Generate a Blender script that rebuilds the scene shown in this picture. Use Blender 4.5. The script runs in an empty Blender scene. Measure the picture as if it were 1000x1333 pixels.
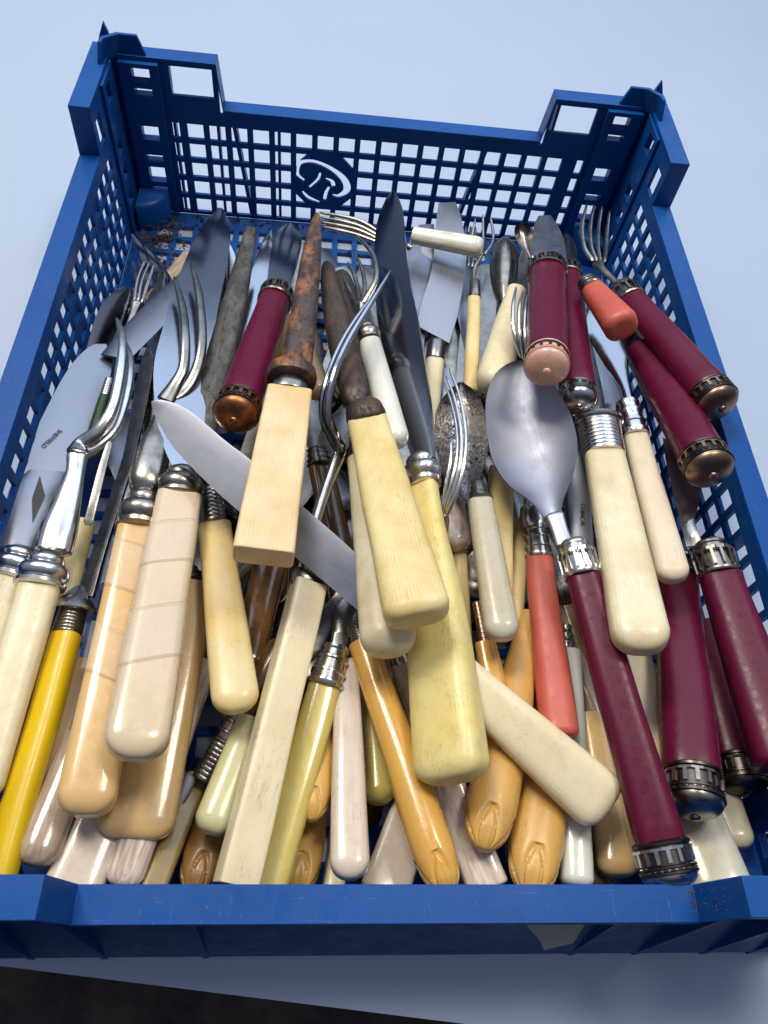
import bpy, bmesh, math, random
from mathutils import Vector, Matrix, noise

# ------------------------------------------------------------------ camera, light, exposure
# All lengths below are written in millimetres and scaled by MM to metres.
MM = 0.001
scene = bpy.context.scene
COL = scene.collection

cam_data = bpy.data.cameras.new("camera")
cam = bpy.data.objects.new("camera", cam_data)
COL.objects.link(cam)
cam_data.sensor_fit = 'HORIZONTAL'
cam_data.sensor_width = 36.0
cam_data.lens = 34.5944
cam_data.clip_start = 0.01
cam_data.clip_end = 50
RX, UY, FW = Vector((0.994570, -0.008764, 0.103698)), Vector((-0.047259, 0.849738, 0.525084)), Vector((0.092719, 0.527133, -0.844709))
rot = Matrix((RX, UY, -FW)).transposed()
cam.matrix_world = Matrix.Translation(Vector((-28.616, -211.042, 305.603)) * MM) @ rot.to_4x4()
scene.camera = cam

world = bpy.data.worlds.new("World")
scene.world = world
world.use_nodes = True
wn = world.node_tree.nodes
bg = wn["Background"]
# a plain room: pale cool ceiling and far wall, dim towards the floor and behind the photographer
tc = wn.new("ShaderNodeTexCoord")
sep = wn.new("ShaderNodeVectorMath"); sep.operation = "DOT_PRODUCT"
sep.inputs[1].default_value = (0.0, 0.62, 0.78)
wr = wn.new("ShaderNodeValToRGB")
wr.color_ramp.elements[0].position = 0.42
wr.color_ramp.elements[0].color = (0.03, 0.033, 0.042, 1)
wr.color_ramp.elements[1].position = 0.95
wr.color_ramp.elements[1].color = (0.40, 0.455, 0.60, 1)
mp = wn.new("ShaderNodeMath"); mp.operation = 'MULTIPLY_ADD'
mp.inputs[1].default_value = 0.5; mp.inputs[2].default_value = 0.5
wl = world.node_tree.links
wl.new(tc.outputs["Generated"], sep.inputs[0])
wl.new(sep.outputs["Value"], mp.inputs[0])
wl.new(mp.outputs[0], wr.inputs[0])
wl.new(wr.outputs[0], bg.inputs[0])
bg.inputs[1].default_value = 0.8


def area_lamp(name, loc, target, sx, sy, watts, color):
    d = bpy.data.lights.new(name, 'AREA')
    d.shape = 'RECTANGLE'
    d.size, d.size_y = sx, sy
    d.energy = watts
    d.color = color
    o = bpy.data.objects.new(name, d)
    COL.objects.link(o)
    o.location = loc
    o.rotation_euler = (Vector(target) - Vector(loc)).to_track_quat('-Z', 'Y').to_euler()
    return o


# big cool softbox behind and above the crate; two small ceiling lamps above the photographer
area_lamp("back_softbox", (0.15, 1.25, 1.15), (0, 0.15, 0), 1.8, 1.2, 11, (0.64, 0.79, 1.0))
area_lamp("ceiling_lamp", (-0.40, 0.42, 1.25), (0, -0.05, 0), 0.34, 0.34, 9.5, (1.0, 0.93, 0.80))
area_lamp("ceiling_lamp", (0.36, 0.22, 1.35), (0, -0.05, 0), 0.28, 0.28, 5.5, (1.0, 0.93, 0.80))

scene.view_settings.view_transform = 'Standard'
scene.view_settings.look = 'None'
scene.view_settings.gamma = 1
scene.view_settings.exposure = 0.18
scene.render.engine = 'CYCLES'

rnd = random.Random(7)

# ------------------------------------------------------------------ materials


def new_mat(name):
    m = bpy.data.materials.new(name)
    m.use_nodes = True
    nt = m.node_tree
    b = nt.nodes["Principled BSDF"]
    return m, nt, b


def coords(nt, scale=(1, 1, 1)):
    """object coordinates in millimetres, shifted by a random amount per object"""
    t = nt.nodes.new("ShaderNodeTexCoord")
    oi = nt.nodes.new("ShaderNodeObjectInfo")
    mul = nt.nodes.new("ShaderNodeMath"); mul.operation = 'MULTIPLY'; mul.inputs[1].default_value = 900
    nt.links.new(oi.outputs["Random"], mul.inputs[0])
    sc = nt.nodes.new("ShaderNodeVectorMath"); sc.operation = 'SCALE'; sc.inputs[3].default_value = 1000
    nt.links.new(t.outputs["Object"], sc.inputs[0])
    ad = nt.nodes.new("ShaderNodeVectorMath"); ad.operation = 'ADD'
    nt.links.new(sc.outputs[0], ad.inputs[0]); nt.links.new(mul.outputs[0], ad.inputs[1])
    mm = nt.nodes.new("ShaderNodeVectorMath"); mm.operation = 'MULTIPLY'
    mm.inputs[1].default_value = scale
    nt.links.new(ad.outputs[0], mm.inputs[0])
    return mm.outputs[0]


def tex_noise(nt, vec, scale, detail=4, rough=0.55, dist=0.0):
    n = nt.nodes.new("ShaderNodeTexNoise")
    n.inputs["Scale"].default_value = scale
    n.inputs["Detail"].default_value = detail
    n.inputs["Roughness"].default_value = rough
    n.inputs["Distortion"].default_value = dist
    nt.links.new(vec, n.inputs["Vector"])
    return n.outputs["Fac"]


def ramp(nt, fac, stops):
    r = nt.nodes.new("ShaderNodeValToRGB")
    els = r.color_ramp.elements
    while len(els) < len(stops):
        els.new(0.5)
    for e, (p, c) in zip(els, stops):
        e.position = p
        e.color = (c, c, c, 1) if isinstance(c, (int, float)) else (*c, 1)
    nt.links.new(fac, r.inputs[0])
    return r.outputs[0]


def mix(nt, fac, a, b, mode='MIX'):
    m = nt.nodes.new("ShaderNodeMix")
    m.data_type = 'RGBA'
    m.blend_type = mode
    for sock, v in ((m.inputs[0], fac), (m.inputs[6], a), (m.inputs[7], b)):
        if isinstance(v, (int, float)):
            sock.default_value = v
        elif isinstance(v, (tuple, list)):
            sock.default_value = (*v, 1) if len(v) == 3 else v
        else:
            nt.links.new(v, sock)
    return m.outputs[2]


def bump(nt, b, h, strength, dist=0.0003):
    bp = nt.nodes.new("ShaderNodeBump")
    bp.inputs["Strength"].default_value = strength
    bp.inputs["Distance"].default_value = dist
    nt.links.new(h, bp.inputs["Height"])
    nt.links.new(bp.outputs[0], b.inputs["Normal"])


def handle_mat(name, c, rough=0.32, style='plain', dirt=0.5, c2=None, sss=0.0, coat=0.0):
    m, nt, b = new_mat(name)
    v = coords(nt)
    c2 = c2 or tuple(x * k for x, k in zip(c, (0.84, 0.76, 0.60)))
    cloud = ramp(nt, tex_noise(nt, v, 0.055, 3), [(0.36, 0.0), (0.68, 1.0)])
    base = mix(nt, cloud, c, c2)
    bumpsrc = None
    if style == 'lined':
        wv = nt.nodes.new("ShaderNodeTexWave")
        wv.wave_type = 'BANDS'; wv.bands_direction = 'X'
        wv.inputs["Scale"].default_value = 0.27
        wv.inputs["Distortion"].default_value = 1.6
        wv.inputs["Detail"].default_value = 2
        wv.inputs["Detail Scale"].default_value = 0.5
        nt.links.new(coords(nt, (1.0, 0.04, 0.6)), wv.inputs["Vector"])
        vl = coords(nt, (0.4, 0.05, 0.4))
        fade = ramp(nt, tex_noise(nt, vl, 0.5, 2, 0.4), [(0.35, 0.25), (0.65, 1.0)])
        lf = mix(nt, 1.0, wv.outputs["Fac"], fade, 'MULTIPLY')
        base = mix(nt, lf, base, mix(nt, 1.0, base, (0.945, 0.90, 0.80), 'MULTIPLY'))
        bumpsrc = lf
    if style == 'pearl':
        vl = coords(nt, (0.5, 0.06, 0.5))
        ln = tex_noise(nt, vl, 0.9, 3, 0.5, 1.2)
        lf = ramp(nt, ln, [(0.35, 0.0), (0.7, 1.0)])
        base = mix(nt, lf, base, tuple(min(1, x * 1.45 + 0.05) for x in c))
    if dirt > 0:
        sp = ramp(nt, tex_noise(nt, v, 0.9, 6, 0.75), [(0.60, 0.0), (0.76, dirt)])
        base = mix(nt, sp, base, tuple(x * 0.28 for x in c))
        vs = coords(nt, (0.35, 1.1, 0.35))
        sc = ramp(nt, tex_noise(nt, vs, 0.8, 4, 0.7, 0.6), [(0.69, 0.0), (0.74, 0.75 * dirt), (0.79, 0.0)])
        base = mix(nt, sc, base, tuple(x * 0.18 for x in c))
        vc = coords(nt, (0.8, 0.045, 0.8))
        crk = ramp(nt, tex_noise(nt, vc, 0.9, 5, 0.6, 0.8), [(0.485, 0.0), (0.50, 1.0), (0.515, 0.0)])
        gate = ramp(nt, tex_noise(nt, v, 0.07, 3), [(0.50, 0.0), (0.62, 0.75 * min(1, dirt * 1.6))])
        cg = nt.nodes.new("ShaderNodeMath"); cg.operation = 'MULTIPLY'
        nt.links.new(crk, cg.inputs[0]); nt.links.new(gate, cg.inputs[1])
        base = mix(nt, cg.outputs[0], base, tuple(x * y for x, y in zip(c, (0.30, 0.22, 0.14))))
        grime = ramp(nt, tex_noise(nt, v, 0.16, 5, 0.6), [(0.5, 0.0), (0.78, 0.4 * dirt)])
        base = mix(nt, grime, base, tuple(x * y for x, y in zip(c, (0.5, 0.42, 0.30))))
    nt.links.new(base, b.inputs["Base Color"])
    rr = ramp(nt, tex_noise(nt, v, 0.35, 5, 0.65), [(0.3, max(0.05, rough - 0.08)), (0.75, min(1, rough + 0.16))])
    nt.links.new(rr, b.inputs["Roughness"])
    fine = tex_noise(nt, v, 1.1, 5, 0.6)
    if bumpsrc is not None:
        fine = mix(nt, 0.5, fine, bumpsrc)
    bump(nt, b, fine, 0.10 if style == 'lined' else 0.10)
    if sss:
        b.inputs["Subsurface Weight"].default_value = sss
        b.inputs["Subsurface Radius"].default_value = (0.004, 0.0025, 0.0014)
        b.inputs["Subsurface Scale"].default_value = 0.5
    if coat:
        b.inputs["Coat Weight"].default_value = coat
        b.inputs["Coat Roughness"].default_value = 0.08
    return m


def metal_mat(name, c, rough, tarnish=0.3, tc_=(0.10, 0.085, 0.07), scr=1.0, spots=0.3, ts=0.12):
    m, nt, b = new_mat(name)
    v = coords(nt)
    n1 = ramp(nt, tex_noise(nt, v, ts, 5, 0.65), [(0.42, 0.0), (0.72, tarnish)])
    base = mix(nt, n1, c, tc_)
    if spots:
        n2 = ramp(nt, tex_noise(nt, v, 0.55, 6, 0.7), [(0.66, 0.0), (0.74, spots)])
        base = mix(nt, n2, base, (0.09, 0.055, 0.035))
    nt.links.new(base, b.inputs["Base Color"])
    b.inputs["Metallic"].default_value = 1.0
    vs = coords(nt, (1.0, 0.05, 1.0))
    sn = tex_noise(nt, vs, 2.2, 3, 0.6)
    sm = tex_noise(nt, v, 0.09, 4, 0.6)
    rr = ramp(nt, mix(nt, 0.6, sn, sm), [(0.35, max(0.03, rough * 0.88)), (0.68, min(0.9, rough * 1.22 + 0.02))])
    nt.links.new(rr, b.inputs["Roughness"])
    bump(nt, b, mix(nt, 0.35, sn, sm), 0.10 * scr, 0.0002)
    return m


def rust_mat(name, c1, c2, c3, amount):
    m, nt, b = new_mat(name)
    v = coords(nt, (1.0, 0.45, 1.0))
    n1 = ramp(nt, tex_noise(nt, v, 0.13, 6, 0.7, 0.5), [(0.5 - amount * 0.3, 0.0), (0.62, 1.0)])
    n2 = ramp(nt, tex_noise(nt, v, 0.42, 6, 0.75), [(0.48, 0.0), (0.66, 1.0)])
    base = mix(nt, n1, c1, c2)
    base = mix(nt, n2, base, c3)
    nt.links.new(base, b.inputs["Base Color"])
    nt.links.new(ramp(nt, n1, [(0, 0.75), (1, 0.05)]), b.inputs["Metallic"])
    nt.links.new(ramp(nt, n2, [(0, 0.45), (1, 0.8)]), b.inputs["Roughness"])
    vl = coords(nt, (1.4, 0.06, 1.4))
    h = mix(nt, 0.5, tex_noise(nt, v, 0.9, 7, 0.75), tex_noise(nt, vl, 1.2, 2))
    bump(nt, b, h, 0.55, 0.0005)
    return m


M = {}
M['ivory'] = handle_mat('ivory', (0.88, 0.74, 0.38), 0.38, 'lined', 0.5, sss=0.08)
M['ivory_box'] = handle_mat('ivory_box', (0.92, 0.70, 0.43), 0.42, 'lined', 0.25, sss=0.05)
M['ivory_pale'] = handle_mat('ivory_pale', (0.86, 0.80, 0.58), 0.28, 'lined', 0.25, sss=0.08)
M['bone_white'] = handle_mat('bone_white', (0.82, 0.76, 0.55), 0.34, 'plain', 0.8, sss=0.08)
M['cream'] = handle_mat('cream', (0.90, 0.79, 0.52), 0.30, 'plain', 0.6, c2=(0.84, 0.70, 0.44), sss=0.08)
M['cream_pink'] = handle_mat('cream_pink', (0.80, 0.68, 0.50), 0.34, 'plain', 0.35, c2=(0.76, 0.62, 0.43), sss=0.06)
M['butter'] = handle_mat('butter', (0.88, 0.70, 0.24), 0.33, 'plain', 0.95, c2=(0.82, 0.70, 0.32), sss=0.08)
M['bone_yellow'] = handle_mat('bone_yellow', (0.78, 0.56, 0.21), 0.28, 'plain', 0.40, c2=(0.80, 0.66, 0.36), sss=0.08)
M['amber'] = handle_mat('amber', (0.76, 0.43, 0.085), 0.20, 'plain', 0.45, c2=(0.72, 0.38, 0.08), sss=0.08, coat=0.3)
M['carved'] = handle_mat('carved', (0.72, 0.42, 0.10), 0.30, 'plain', 0.7, c2=(0.66, 0.37, 0.10), sss=0.06)
M['carved_brown'] = handle_mat('carved_brown', (0.32, 0.17, 0.05), 0.30, 'plain', 0.5, coat=0.2)
M['tan'] = handle_mat('tan', (0.74, 0.53, 0.30), 0.20, 'plain', 0.06, c2=(0.73, 0.50, 0.26), coat=0.5)
M['tan_warm'] = handle_mat('tan_warm', (0.76, 0.50, 0.21), 0.20, 'plain', 0.06, c2=(0.74, 0.47, 0.18), coat=0.5)
M['beige'] = handle_mat('beige', (0.72, 0.57, 0.39), 0.22, 'plain', 0.3, c2=(0.71, 0.56, 0.36), coat=0.5)
M['yellow'] = handle_mat('yellow', (0.78, 0.52, 0.006), 0.30, 'plain', 0.20, c2=(0.72, 0.46, 0.006))
M['olive_yellow'] = handle_mat('olive_yellow', (0.62, 0.47, 0.10), 0.18, 'plain', 0.12, c2=(0.66, 0.55, 0.18), coat=0.5)
M['olive_dark'] = handle_mat('olive_dark', (0.34, 0.25, 0.09), 0.22, 'plain', 0.2, coat=0.3)
M['pale_green'] = handle_mat('pale_green', (0.68, 0.65, 0.34), 0.26, 'plain', 0.2, c2=(0.60, 0.56, 0.28), coat=0.3)
M['white'] = handle_mat('white', (0.78, 0.77, 0.68), 0.16, 'plain', 0.10, c2=(0.74, 0.72, 0.62), coat=0.5)
M['grey_white'] = handle_mat('grey_white', (0.60, 0.57, 0.46), 0.24, 'plain', 0.15, coat=0.3)
M['pearl'] = handle_mat('pearl', (0.60, 0.50, 0.43), 0.14, 'pearl', 0.05, coat=0.6)
M['pearl_white'] = handle_mat('pearl_white', (0.76, 0.72, 0.60), 0.16, 'pearl', 0.05, coat=0.5)
M['pearl_dark'] = handle_mat('pearl_dark', (0.34, 0.25, 0.17), 0.16, 'pearl', 0.1, coat=0.5)
M['pinkish'] = handle_mat('pinkish', (0.70, 0.59, 0.46), 0.22, 'plain', 0.5, c2=(0.70, 0.58, 0.45), coat=0.4)
M['maroon'] = handle_mat('maroon', (0.118, 0.006, 0.032), 0.30, 'plain', 0.12, c2=(0.105, 0.005, 0.028))
M['maroon'].node_tree.nodes['Principled BSDF'].inputs['Specular IOR Level'].default_value = 0.26
M['coral'] = handle_mat('coral', (0.62, 0.135, 0.095), 0.42, 'plain', 0.35, c2=(0.58, 0.11, 0.075))
M['green'] = handle_mat('green', (0.02, 0.055, 0.008), 0.2, 'plain', 0.0)
M['brown'] = handle_mat('brown', (0.15, 0.07, 0.022), 0.15, 'plain', 0.2, coat=0.5)
M['steel'] = metal_mat('steel', (0.235, 0.25, 0.29), 0.30, 0.18, (0.28, 0.28, 0.30), 0.35, 0.3)
M['steel_mirror'] = metal_mat('steel_mirror', (0.36, 0.38, 0.43), 0.13, 0.10, (0.30, 0.30, 0.32), 0.5, 0.12)
M['steel_satin'] = metal_mat('steel_satin', (0.29, 0.30, 0.345), 0.38, 0.12, (0.30, 0.31, 0.35), 0.25, 0.08)
M['steel_dull'] = metal_mat('steel_dull', (0.30, 0.31, 0.37), 0.50, 0.10, (0.24, 0.25, 0.29), 0.3, 0.15)
M['steel_dark'] = metal_mat('steel_dark', (0.27, 0.26, 0.25), 0.26, 0.6, (0.10, 0.09, 0.08), 1.3, 0.5)
M['silver'] = metal_mat('silver', (0.66, 0.65, 0.64), 0.20, 0.45, (0.22, 0.19, 0.16), 1.0, 0.3)
M['silver_dark'] = metal_mat('silver_dark', (0.36, 0.33, 0.29), 0.26, 0.7, (0.07, 0.055, 0.04), 1.2, 0.5)
M['copper'] = metal_mat('copper', (0.33, 0.20, 0.14), 0.33, 0.9, (0.20, 0.17, 0.14), 1.4, 0.6, 0.22)
M['copper_pink'] = handle_mat('copper_pink', (0.84, 0.42, 0.33), 0.24, 'plain', 0.7, c2=(0.78, 0.50, 0.40), coat=0.3)
M['copper_rust'] = metal_mat('copper_rust', (0.42, 0.16, 0.07), 0.36, 0.9, (0.10, 0.055, 0.04), 1.4, 0.7, 0.3)
M['copper_dark'] = metal_mat('copper_dark', (0.12, 0.10, 0.085), 0.30, 0.7, (0.03, 0.04, 0.035), 1.2, 0.5)
M['rust'] = rust_mat('rust', (0.11, 0.085, 0.078), (0.36, 0.135, 0.028), (0.075, 0.033, 0.026), 0.10)
M['rust_dark'] = rust_mat('rust_dark', (0.085, 0.072, 0.066), (0.10, 0.048, 0.027), (0.045, 0.030, 0.022), 0.1)
M['grey_rod'] = rust_mat('grey_rod', (0.10, 0.095, 0.085), (0.13, 0.12, 0.105), (0.06, 0.05, 0.042), 0.1)

# clear yellowed tape
m, nt, b = new_mat('tape')
b.inputs["Base Color"].default_value = (0.93, 0.88, 0.80, 1)
b.inputs["Roughness"].default_value = 0.22
b.inputs["Alpha"].default_value = 0.15
bump(nt, b, tex_noise(nt, coords(nt), 0.35, 4, 0.6, 1.0), 0.5, 0.0006)
M['tape'] = m
m, nt, b = new_mat('tape_edge')
b.inputs["Base Color"].default_value = (0.42, 0.29, 0.16, 1)
b.inputs["Roughness"].default_value = 0.4
b.inputs["Alpha"].default_value = 0.7
M['tape_edge'] = m

# blue crate plastic: scuffs, dust
m, nt, b = new_mat('blue_plastic')
v = coords(nt)
base = mix(nt, ramp(nt, tex_noise(nt, v, 0.02, 3), [(0.3, 0.0), (0.7, 1.0)]), (0.005, 0.070, 0.29), (0.007, 0.082, 0.325))
dust = ramp(nt, tex_noise(nt, v, 0.7, 7, 0.8), [(0.62, 0.0), (0.76, 0.45)])
base = mix(nt, dust, base, (0.20, 0.25, 0.34))
grime = ramp(nt, tex_noise(nt, v, 0.05, 5, 0.7), [(0.6, 0.0), (0.8, 0.45)])
base = mix(nt, grime, base, (0.02, 0.03, 0.06))
b.inputs['Specular IOR Level'].default_value = 0.24
nt.links.new(base, b.inputs["Base Color"])
for sc_ in ((0.06, 1.2, 0.9), (1.2, 0.05, 0.9), (0.8, 0.5, 0.06)):
    vs = coords(nt, sc_)
    scr = ramp(nt, tex_noise(nt, vs, 1.0, 4, 0.7, 0.4), [(0.665, 0.0), (0.69, 0.38), (0.72, 0.0)])
    base = mix(nt, scr, base, (0.22, 0.30, 0.46))
nt.links.new(base, b.inputs["Base Color"])
nt.links.new(ramp(nt, tex_noise(nt, v, 0.12, 6, 0.7), [(0.3, 0.28), (0.7, 0.50)]), b.inputs["Roughness"])
bump(nt, b, tex_noise(nt, v, 0.5, 5, 0.6), 0.12, 0.0003)
M['blue'] = m

m, nt, b = new_mat('white_sheet')
v = coords(nt)
base = mix(nt, ramp(nt, tex_noise(nt, v, 0.004, 3), [(0.3, 0.0), (0.7, 1.0)]), (0.42, 0.50, 0.655), (0.45, 0.53, 0.685))
sp = ramp(nt, tex_noise(nt, v, 0.11, 3, 0.6), [(0.745, 0.0), (0.80, 0.35)])
base = mix(nt, sp, base, (0.22, 0.24, 0.30))
nt.links.new(base, b.inputs["Base Color"])
b.inputs["Roughness"].default_value = 0.55
bump(nt, b, tex_noise(nt, v, 0.006, 3, 0.5), 0.25, 0.01)
M['sheet'] = m

m, nt, b = new_mat('dark_floor')
v = coords(nt)
nt.links.new(mix(nt, ramp(nt, tex_noise(nt, v, 0.012, 5, 0.7), [(0.4, 0.0), (0.7, 1.0)]), (0.016, 0.012, 0.010), (0.07, 0.055, 0.045)), b.inputs["Base Color"])
b.inputs["Roughness"].default_value = 0.7
M['dark_floor'] = m

m, nt, b = new_mat('debris')
v = coords(nt)
nt.links.new(mix(nt, tex_noise(nt, v, 0.4), (0.10, 0.045, 0.015), (0.16, 0.12, 0.07)), b.inputs["Base Color"])
b.inputs["Roughness"].default_value = 0.9
M['debris'] = m
m, nt, b = new_mat('paper')
b.inputs["Base Color"].default_value = (0.55, 0.55, 0.50, 1)
b.inputs["Roughness"].default_value = 0.8
M['paper'] = m
m, nt, b = new_mat('ink')
b.inputs["Base Color"].default_value = (0.02, 0.02, 0.025, 1)
b.inputs["Roughness"].default_value = 0.5
M['ink'] = m

# ------------------------------------------------------------------ object helpers


def obj(name, verts, faces, mat, parent=None, smooth=False, angle=None, scale=MM):
    me = bpy.data.meshes.new(name)
    me.from_pydata([Vector(v) * scale for v in verts], [], faces)
    bm = bmesh.new(); bm.from_mesh(me)
    bmesh.ops.recalc_face_normals(bm, faces=bm.faces)
    bm.to_mesh(me); bm.free()
    me.materials.append(mat)
    if smooth:
        me.polygons.foreach_set('use_smooth', [True] * len(me.polygons))
        me.set_sharp_from_angle(angle=math.radians(angle or 40))
    o = bpy.data.objects.new(name, me)
    COL.objects.link(o)
    if parent:
        o.parent = parent
    return o


def root(name, label, cat, loc=(0, 0, 0), group=None, mat3=None):
    o = bpy.data.objects.new(name, None)
    COL.objects.link(o)
    o.empty_display_size = 0.01
    mw = Matrix.Translation(Vector(loc) * MM)
    if mat3 is not None:
        mw = mw @ mat3.to_4x4()
    o.matrix_world = mw
    o['label'] = label
    o['category'] = cat
    if group:
        o['group'] = group
    return o


def box(V, F, x0, x1, y0, y1, z0, z1):
    n = len(V)
    V += [(x0, y0, z0), (x1, y0, z0), (x1, y1, z0), (x0, y1, z0), (x0, y0, z1), (x1, y0, z1), (x1, y1, z1), (x0, y1, z1)]
    F += [tuple(n + i for i in f) for f in ((0, 3, 2, 1), (4, 5, 6, 7), (0, 1, 5, 4), (1, 2, 6, 5), (2, 3, 7, 6), (3, 0, 4, 7))]


def prism(V, F, poly, fn0, fn1):
    """poly of (u,v); fn0/fn1 map to the two end planes"""
    n = len(V); k = len(poly)
    V += [fn0(*p) for p in poly] + [fn1(*p) for p in poly]
    F += [tuple(n + i for i in range(k))[::-1], tuple(n + k + i for i in range(k))]
    F += [(n + i, n + (i + 1) % k, n + k + (i + 1) % k, n + k + i) for i in range(k)]


def panel(solids, holes, th, fn):
    """a perforated sheet: solid rectangles minus hole rectangles in (u,v), thickness th; fn(u,v,w)->xyz"""
    us = sorted({round(a, 3) for r in solids + holes for a in (r[0], r[1])})
    vs = sorted({round(a, 3) for r in solids + holes for a in (r[2], r[3])})
    def ins(rs, u, v):
        return any(r[0] < u < r[1] and r[2] < v < r[3] for r in rs)
    nu, nv = len(us) - 1, len(vs) - 1
    S = [[ins(solids, (us[i] + us[i + 1]) / 2, (vs[j] + vs[j + 1]) / 2) and not ins(holes, (us[i] + us[i + 1]) / 2, (vs[j] + vs[j + 1]) / 2)
          for j in range(nv)] for i in range(nu)]
    V, F, idx = [], [], {}
    def vid(i, j, k):
        key = (i, j, k)
        if key not in idx:
            idx[key] = len(V)
            V.append(fn(us[i], vs[j], th * k))
        return idx[key]
    for i in range(nu):
        for j in range(nv):
            if not S[i][j]:
                continue
            F.append((vid(i, j, 0), vid(i, j + 1, 0), vid(i + 1, j + 1, 0), vid(i + 1, j, 0)))
            F.append((vid(i, j, 1), vid(i + 1, j, 1), vid(i + 1, j + 1, 1), vid(i, j + 1, 1)))
            for (di, dj, a, b_) in ((-1, 0, (i, j), (i, j + 1)), (1, 0, (i + 1, j), (i + 1, j + 1)), (0, -1, (i, j), (i + 1, j)), (0, 1, (i, j + 1), (i + 1, j + 1))):
                ii, jj = i + di, j + dj
                if not (0 <= ii < nu and 0 <= jj < nv) or not S[ii][jj]:
                    F.append((vid(*a, 0), vid(*b_, 0), vid(*b_, 1), vid(*a, 1)))
    return V, F


# ------------------------------------------------------------------ table, backdrop, floor
# white board: front edge runs slantwise just in front of the crate, sweeps up far behind
V, F = [], []
ed = lambda x: -208.8 - 0.1158 * (x + 127.4)
prof = [(0, 0)] + [(900 + 60 * i, 0) for i in range(1)] + [(1150 + 350 * math.sin(a), 350 - 350 * math.cos(a)) for a in [math.radians(d) for d in range(0, 91, 10)]] + [(1500, 1500)]
for x in (-1500, 1500):
    for k, (y, z) in enumerate(prof):
        V.append((x, ed(x) if k == 0 else y, z))
    for k, (y, z) in list(enumerate(prof))[::-1]:
        V.append((x, (ed(x) if k == 0 else y + (4 if z > 0 else 0)), z - 4 if k < 9 else z))
n = len(V) // 2
F += [tuple(range(n)), tuple(range(n, 2 * n))[::-1]]
F = [(i, (i + 1) % n, n + (i + 1) % n, n + i) for i in range(n)]
o = obj('table_top', V, F, M['sheet'], None, True, 30)
o['kind'] = 'structure'
V, F = [], []
box(V, F, -3000, 3000, -3000, 3000, -760, -740)
o = obj('floor', V, F, M['dark_floor'])
o['kind'] = 'structure'

# ------------------------------------------------------------------ the crate
IX, IY, OX, OY = 145.5, 190.4, 155.3, 200.2
ZR, ZH = 70.0, 94.5
NX, NY = 89.0, 139.5
BL = M['blue']
crate = root('plastic_crate', 'blue plastic mesh produce crate with raised corners, filled with old cutlery', 'crate', (0, 0, 0))
pitch, hole = 12.15, 8.9
rows = [(60.6 - 11.8 * k - 8.7, 60.6 - 11.8 * k) for k in range(5)]


def wall_y(name, sgn, logo):
    solids = [(-145.5, 145.5, 2.6, ZR - 2.2), (-145.5, -NX - 2.0, ZR - 2.2, ZH - 2.2), (NX + 2.0, 145.5, ZR - 2.2, ZH - 2.2)]
    holes = []
    xs = [-105.6 + pitch * k for k in range(18)]
    for k, x in enumerate(xs):
        for j, (a, b_) in enumerate(rows):
            holes.append((x - hole / 2, x + hole / 2, a, b_))
    for s in (-1, 1):
        for a, b_ in rows:
            e = sorted((s * 114.3, s * 118.3)); holes.append((e[0], e[1], a, b_))
        for za, zb in ((83, 90), (76, 79.6), (51, 59), (38, 42), (25, 34.5), (18.5, 22)):
            e = sorted((s * 125.4, s * 134.6)); holes.append((e[0], e[1], za, zb))
        e = sorted((s * 92.2, s * 115.8)); holes.append((e[0], e[1], 76, 91.2))
    V, F = panel(solids, holes, 1.8, lambda u, v, w: (u, sgn * (IY + w), v))
    o = obj(name, V, F, BL, crate)
    # stepped post against the wall near each corner
    for s in (-1, 1):
        so = [tuple(sorted((s * 121, s * 141))) + (2.8, ZH - 2.3)]
        ho = [tuple(sorted((s * 125.4, s * 134.6))) + z for z in ((83, 90), (76, 79.6), (51, 59), (38, 42), (25, 34.5), (18.5, 22))]
        V, F = panel(so, ho, 3.2, lambda u, v, w: (u, sgn * (IY - 0.2 - w), v))
        obj('corner_post', V, F, BL, crate)
    return o


bw = wall_y('wall_panel', 1, True)
bw['label'] = 'rear wall panel of square mesh with an octagonal emblem'
wall_y('wall_panel', -1, False)


def wall_x(sgn):
    solids = [(-190.2, 190.2, 2.6, ZR - 2.2), (-190.2, -NY - 1.6, ZR - 2.2, ZH - 2.2), (NY + 1.6, 190.2, ZR - 2.2, ZH - 2.2)]
    holes = []
    ys = [-150 + 12.1 * k for k in range(26)]
    for y in ys:
        for a, b_ in rows:
            holes.append((y - hole / 2, y + hole / 2, a, b_))
    for s in (-1, 1):
        for za, zb in ((80, 89), (51, 59), (36, 44), (20, 28)):
            e = sorted((s * 168, s * 177)); holes.append((e[0], e[1], za, zb))
        e = sorted((s * 146, s * 156)); holes.append((e[0], e[1], 70, 84))
    V, F = panel(solids, holes, 1.8, lambda u, v, w: (sgn * (IX + 0.02 + w), u, v))
    obj('wall_panel', V, F, BL, crate)
    for s in (-1, 1):
        so = [tuple(sorted((s * 164, s * 187))) + (2.8, ZH - 2.3)]
        ho = [tuple(sorted((s * 168, s * 177))) + z for z in ((80, 89), (51, 59), (36, 44), (20, 28))]
        V, F = panel(so, ho, 1.4, lambda u, v, w: (sgn * (IX - 0.2 - w), u, v))
        obj('corner_post', V, F, BL, crate)


wall_x(-1)
wall_x(1)

# floor grid
holes = []
for i in range(22):
    for j in range(29):
        x, y = -127.6 + 12.15 * i, -172 + 12.3 * j
        holes.append((x - 4.5, x + 4.5, y - 4.5, y + 4.5))
V, F = panel([(-145.2, 145.2, -190.1, 190.1)], holes, 2.0, lambda u, v, w: (u, v, 0.6 + w))
obj('floor_grid', V, F, BL, crate)


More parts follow.
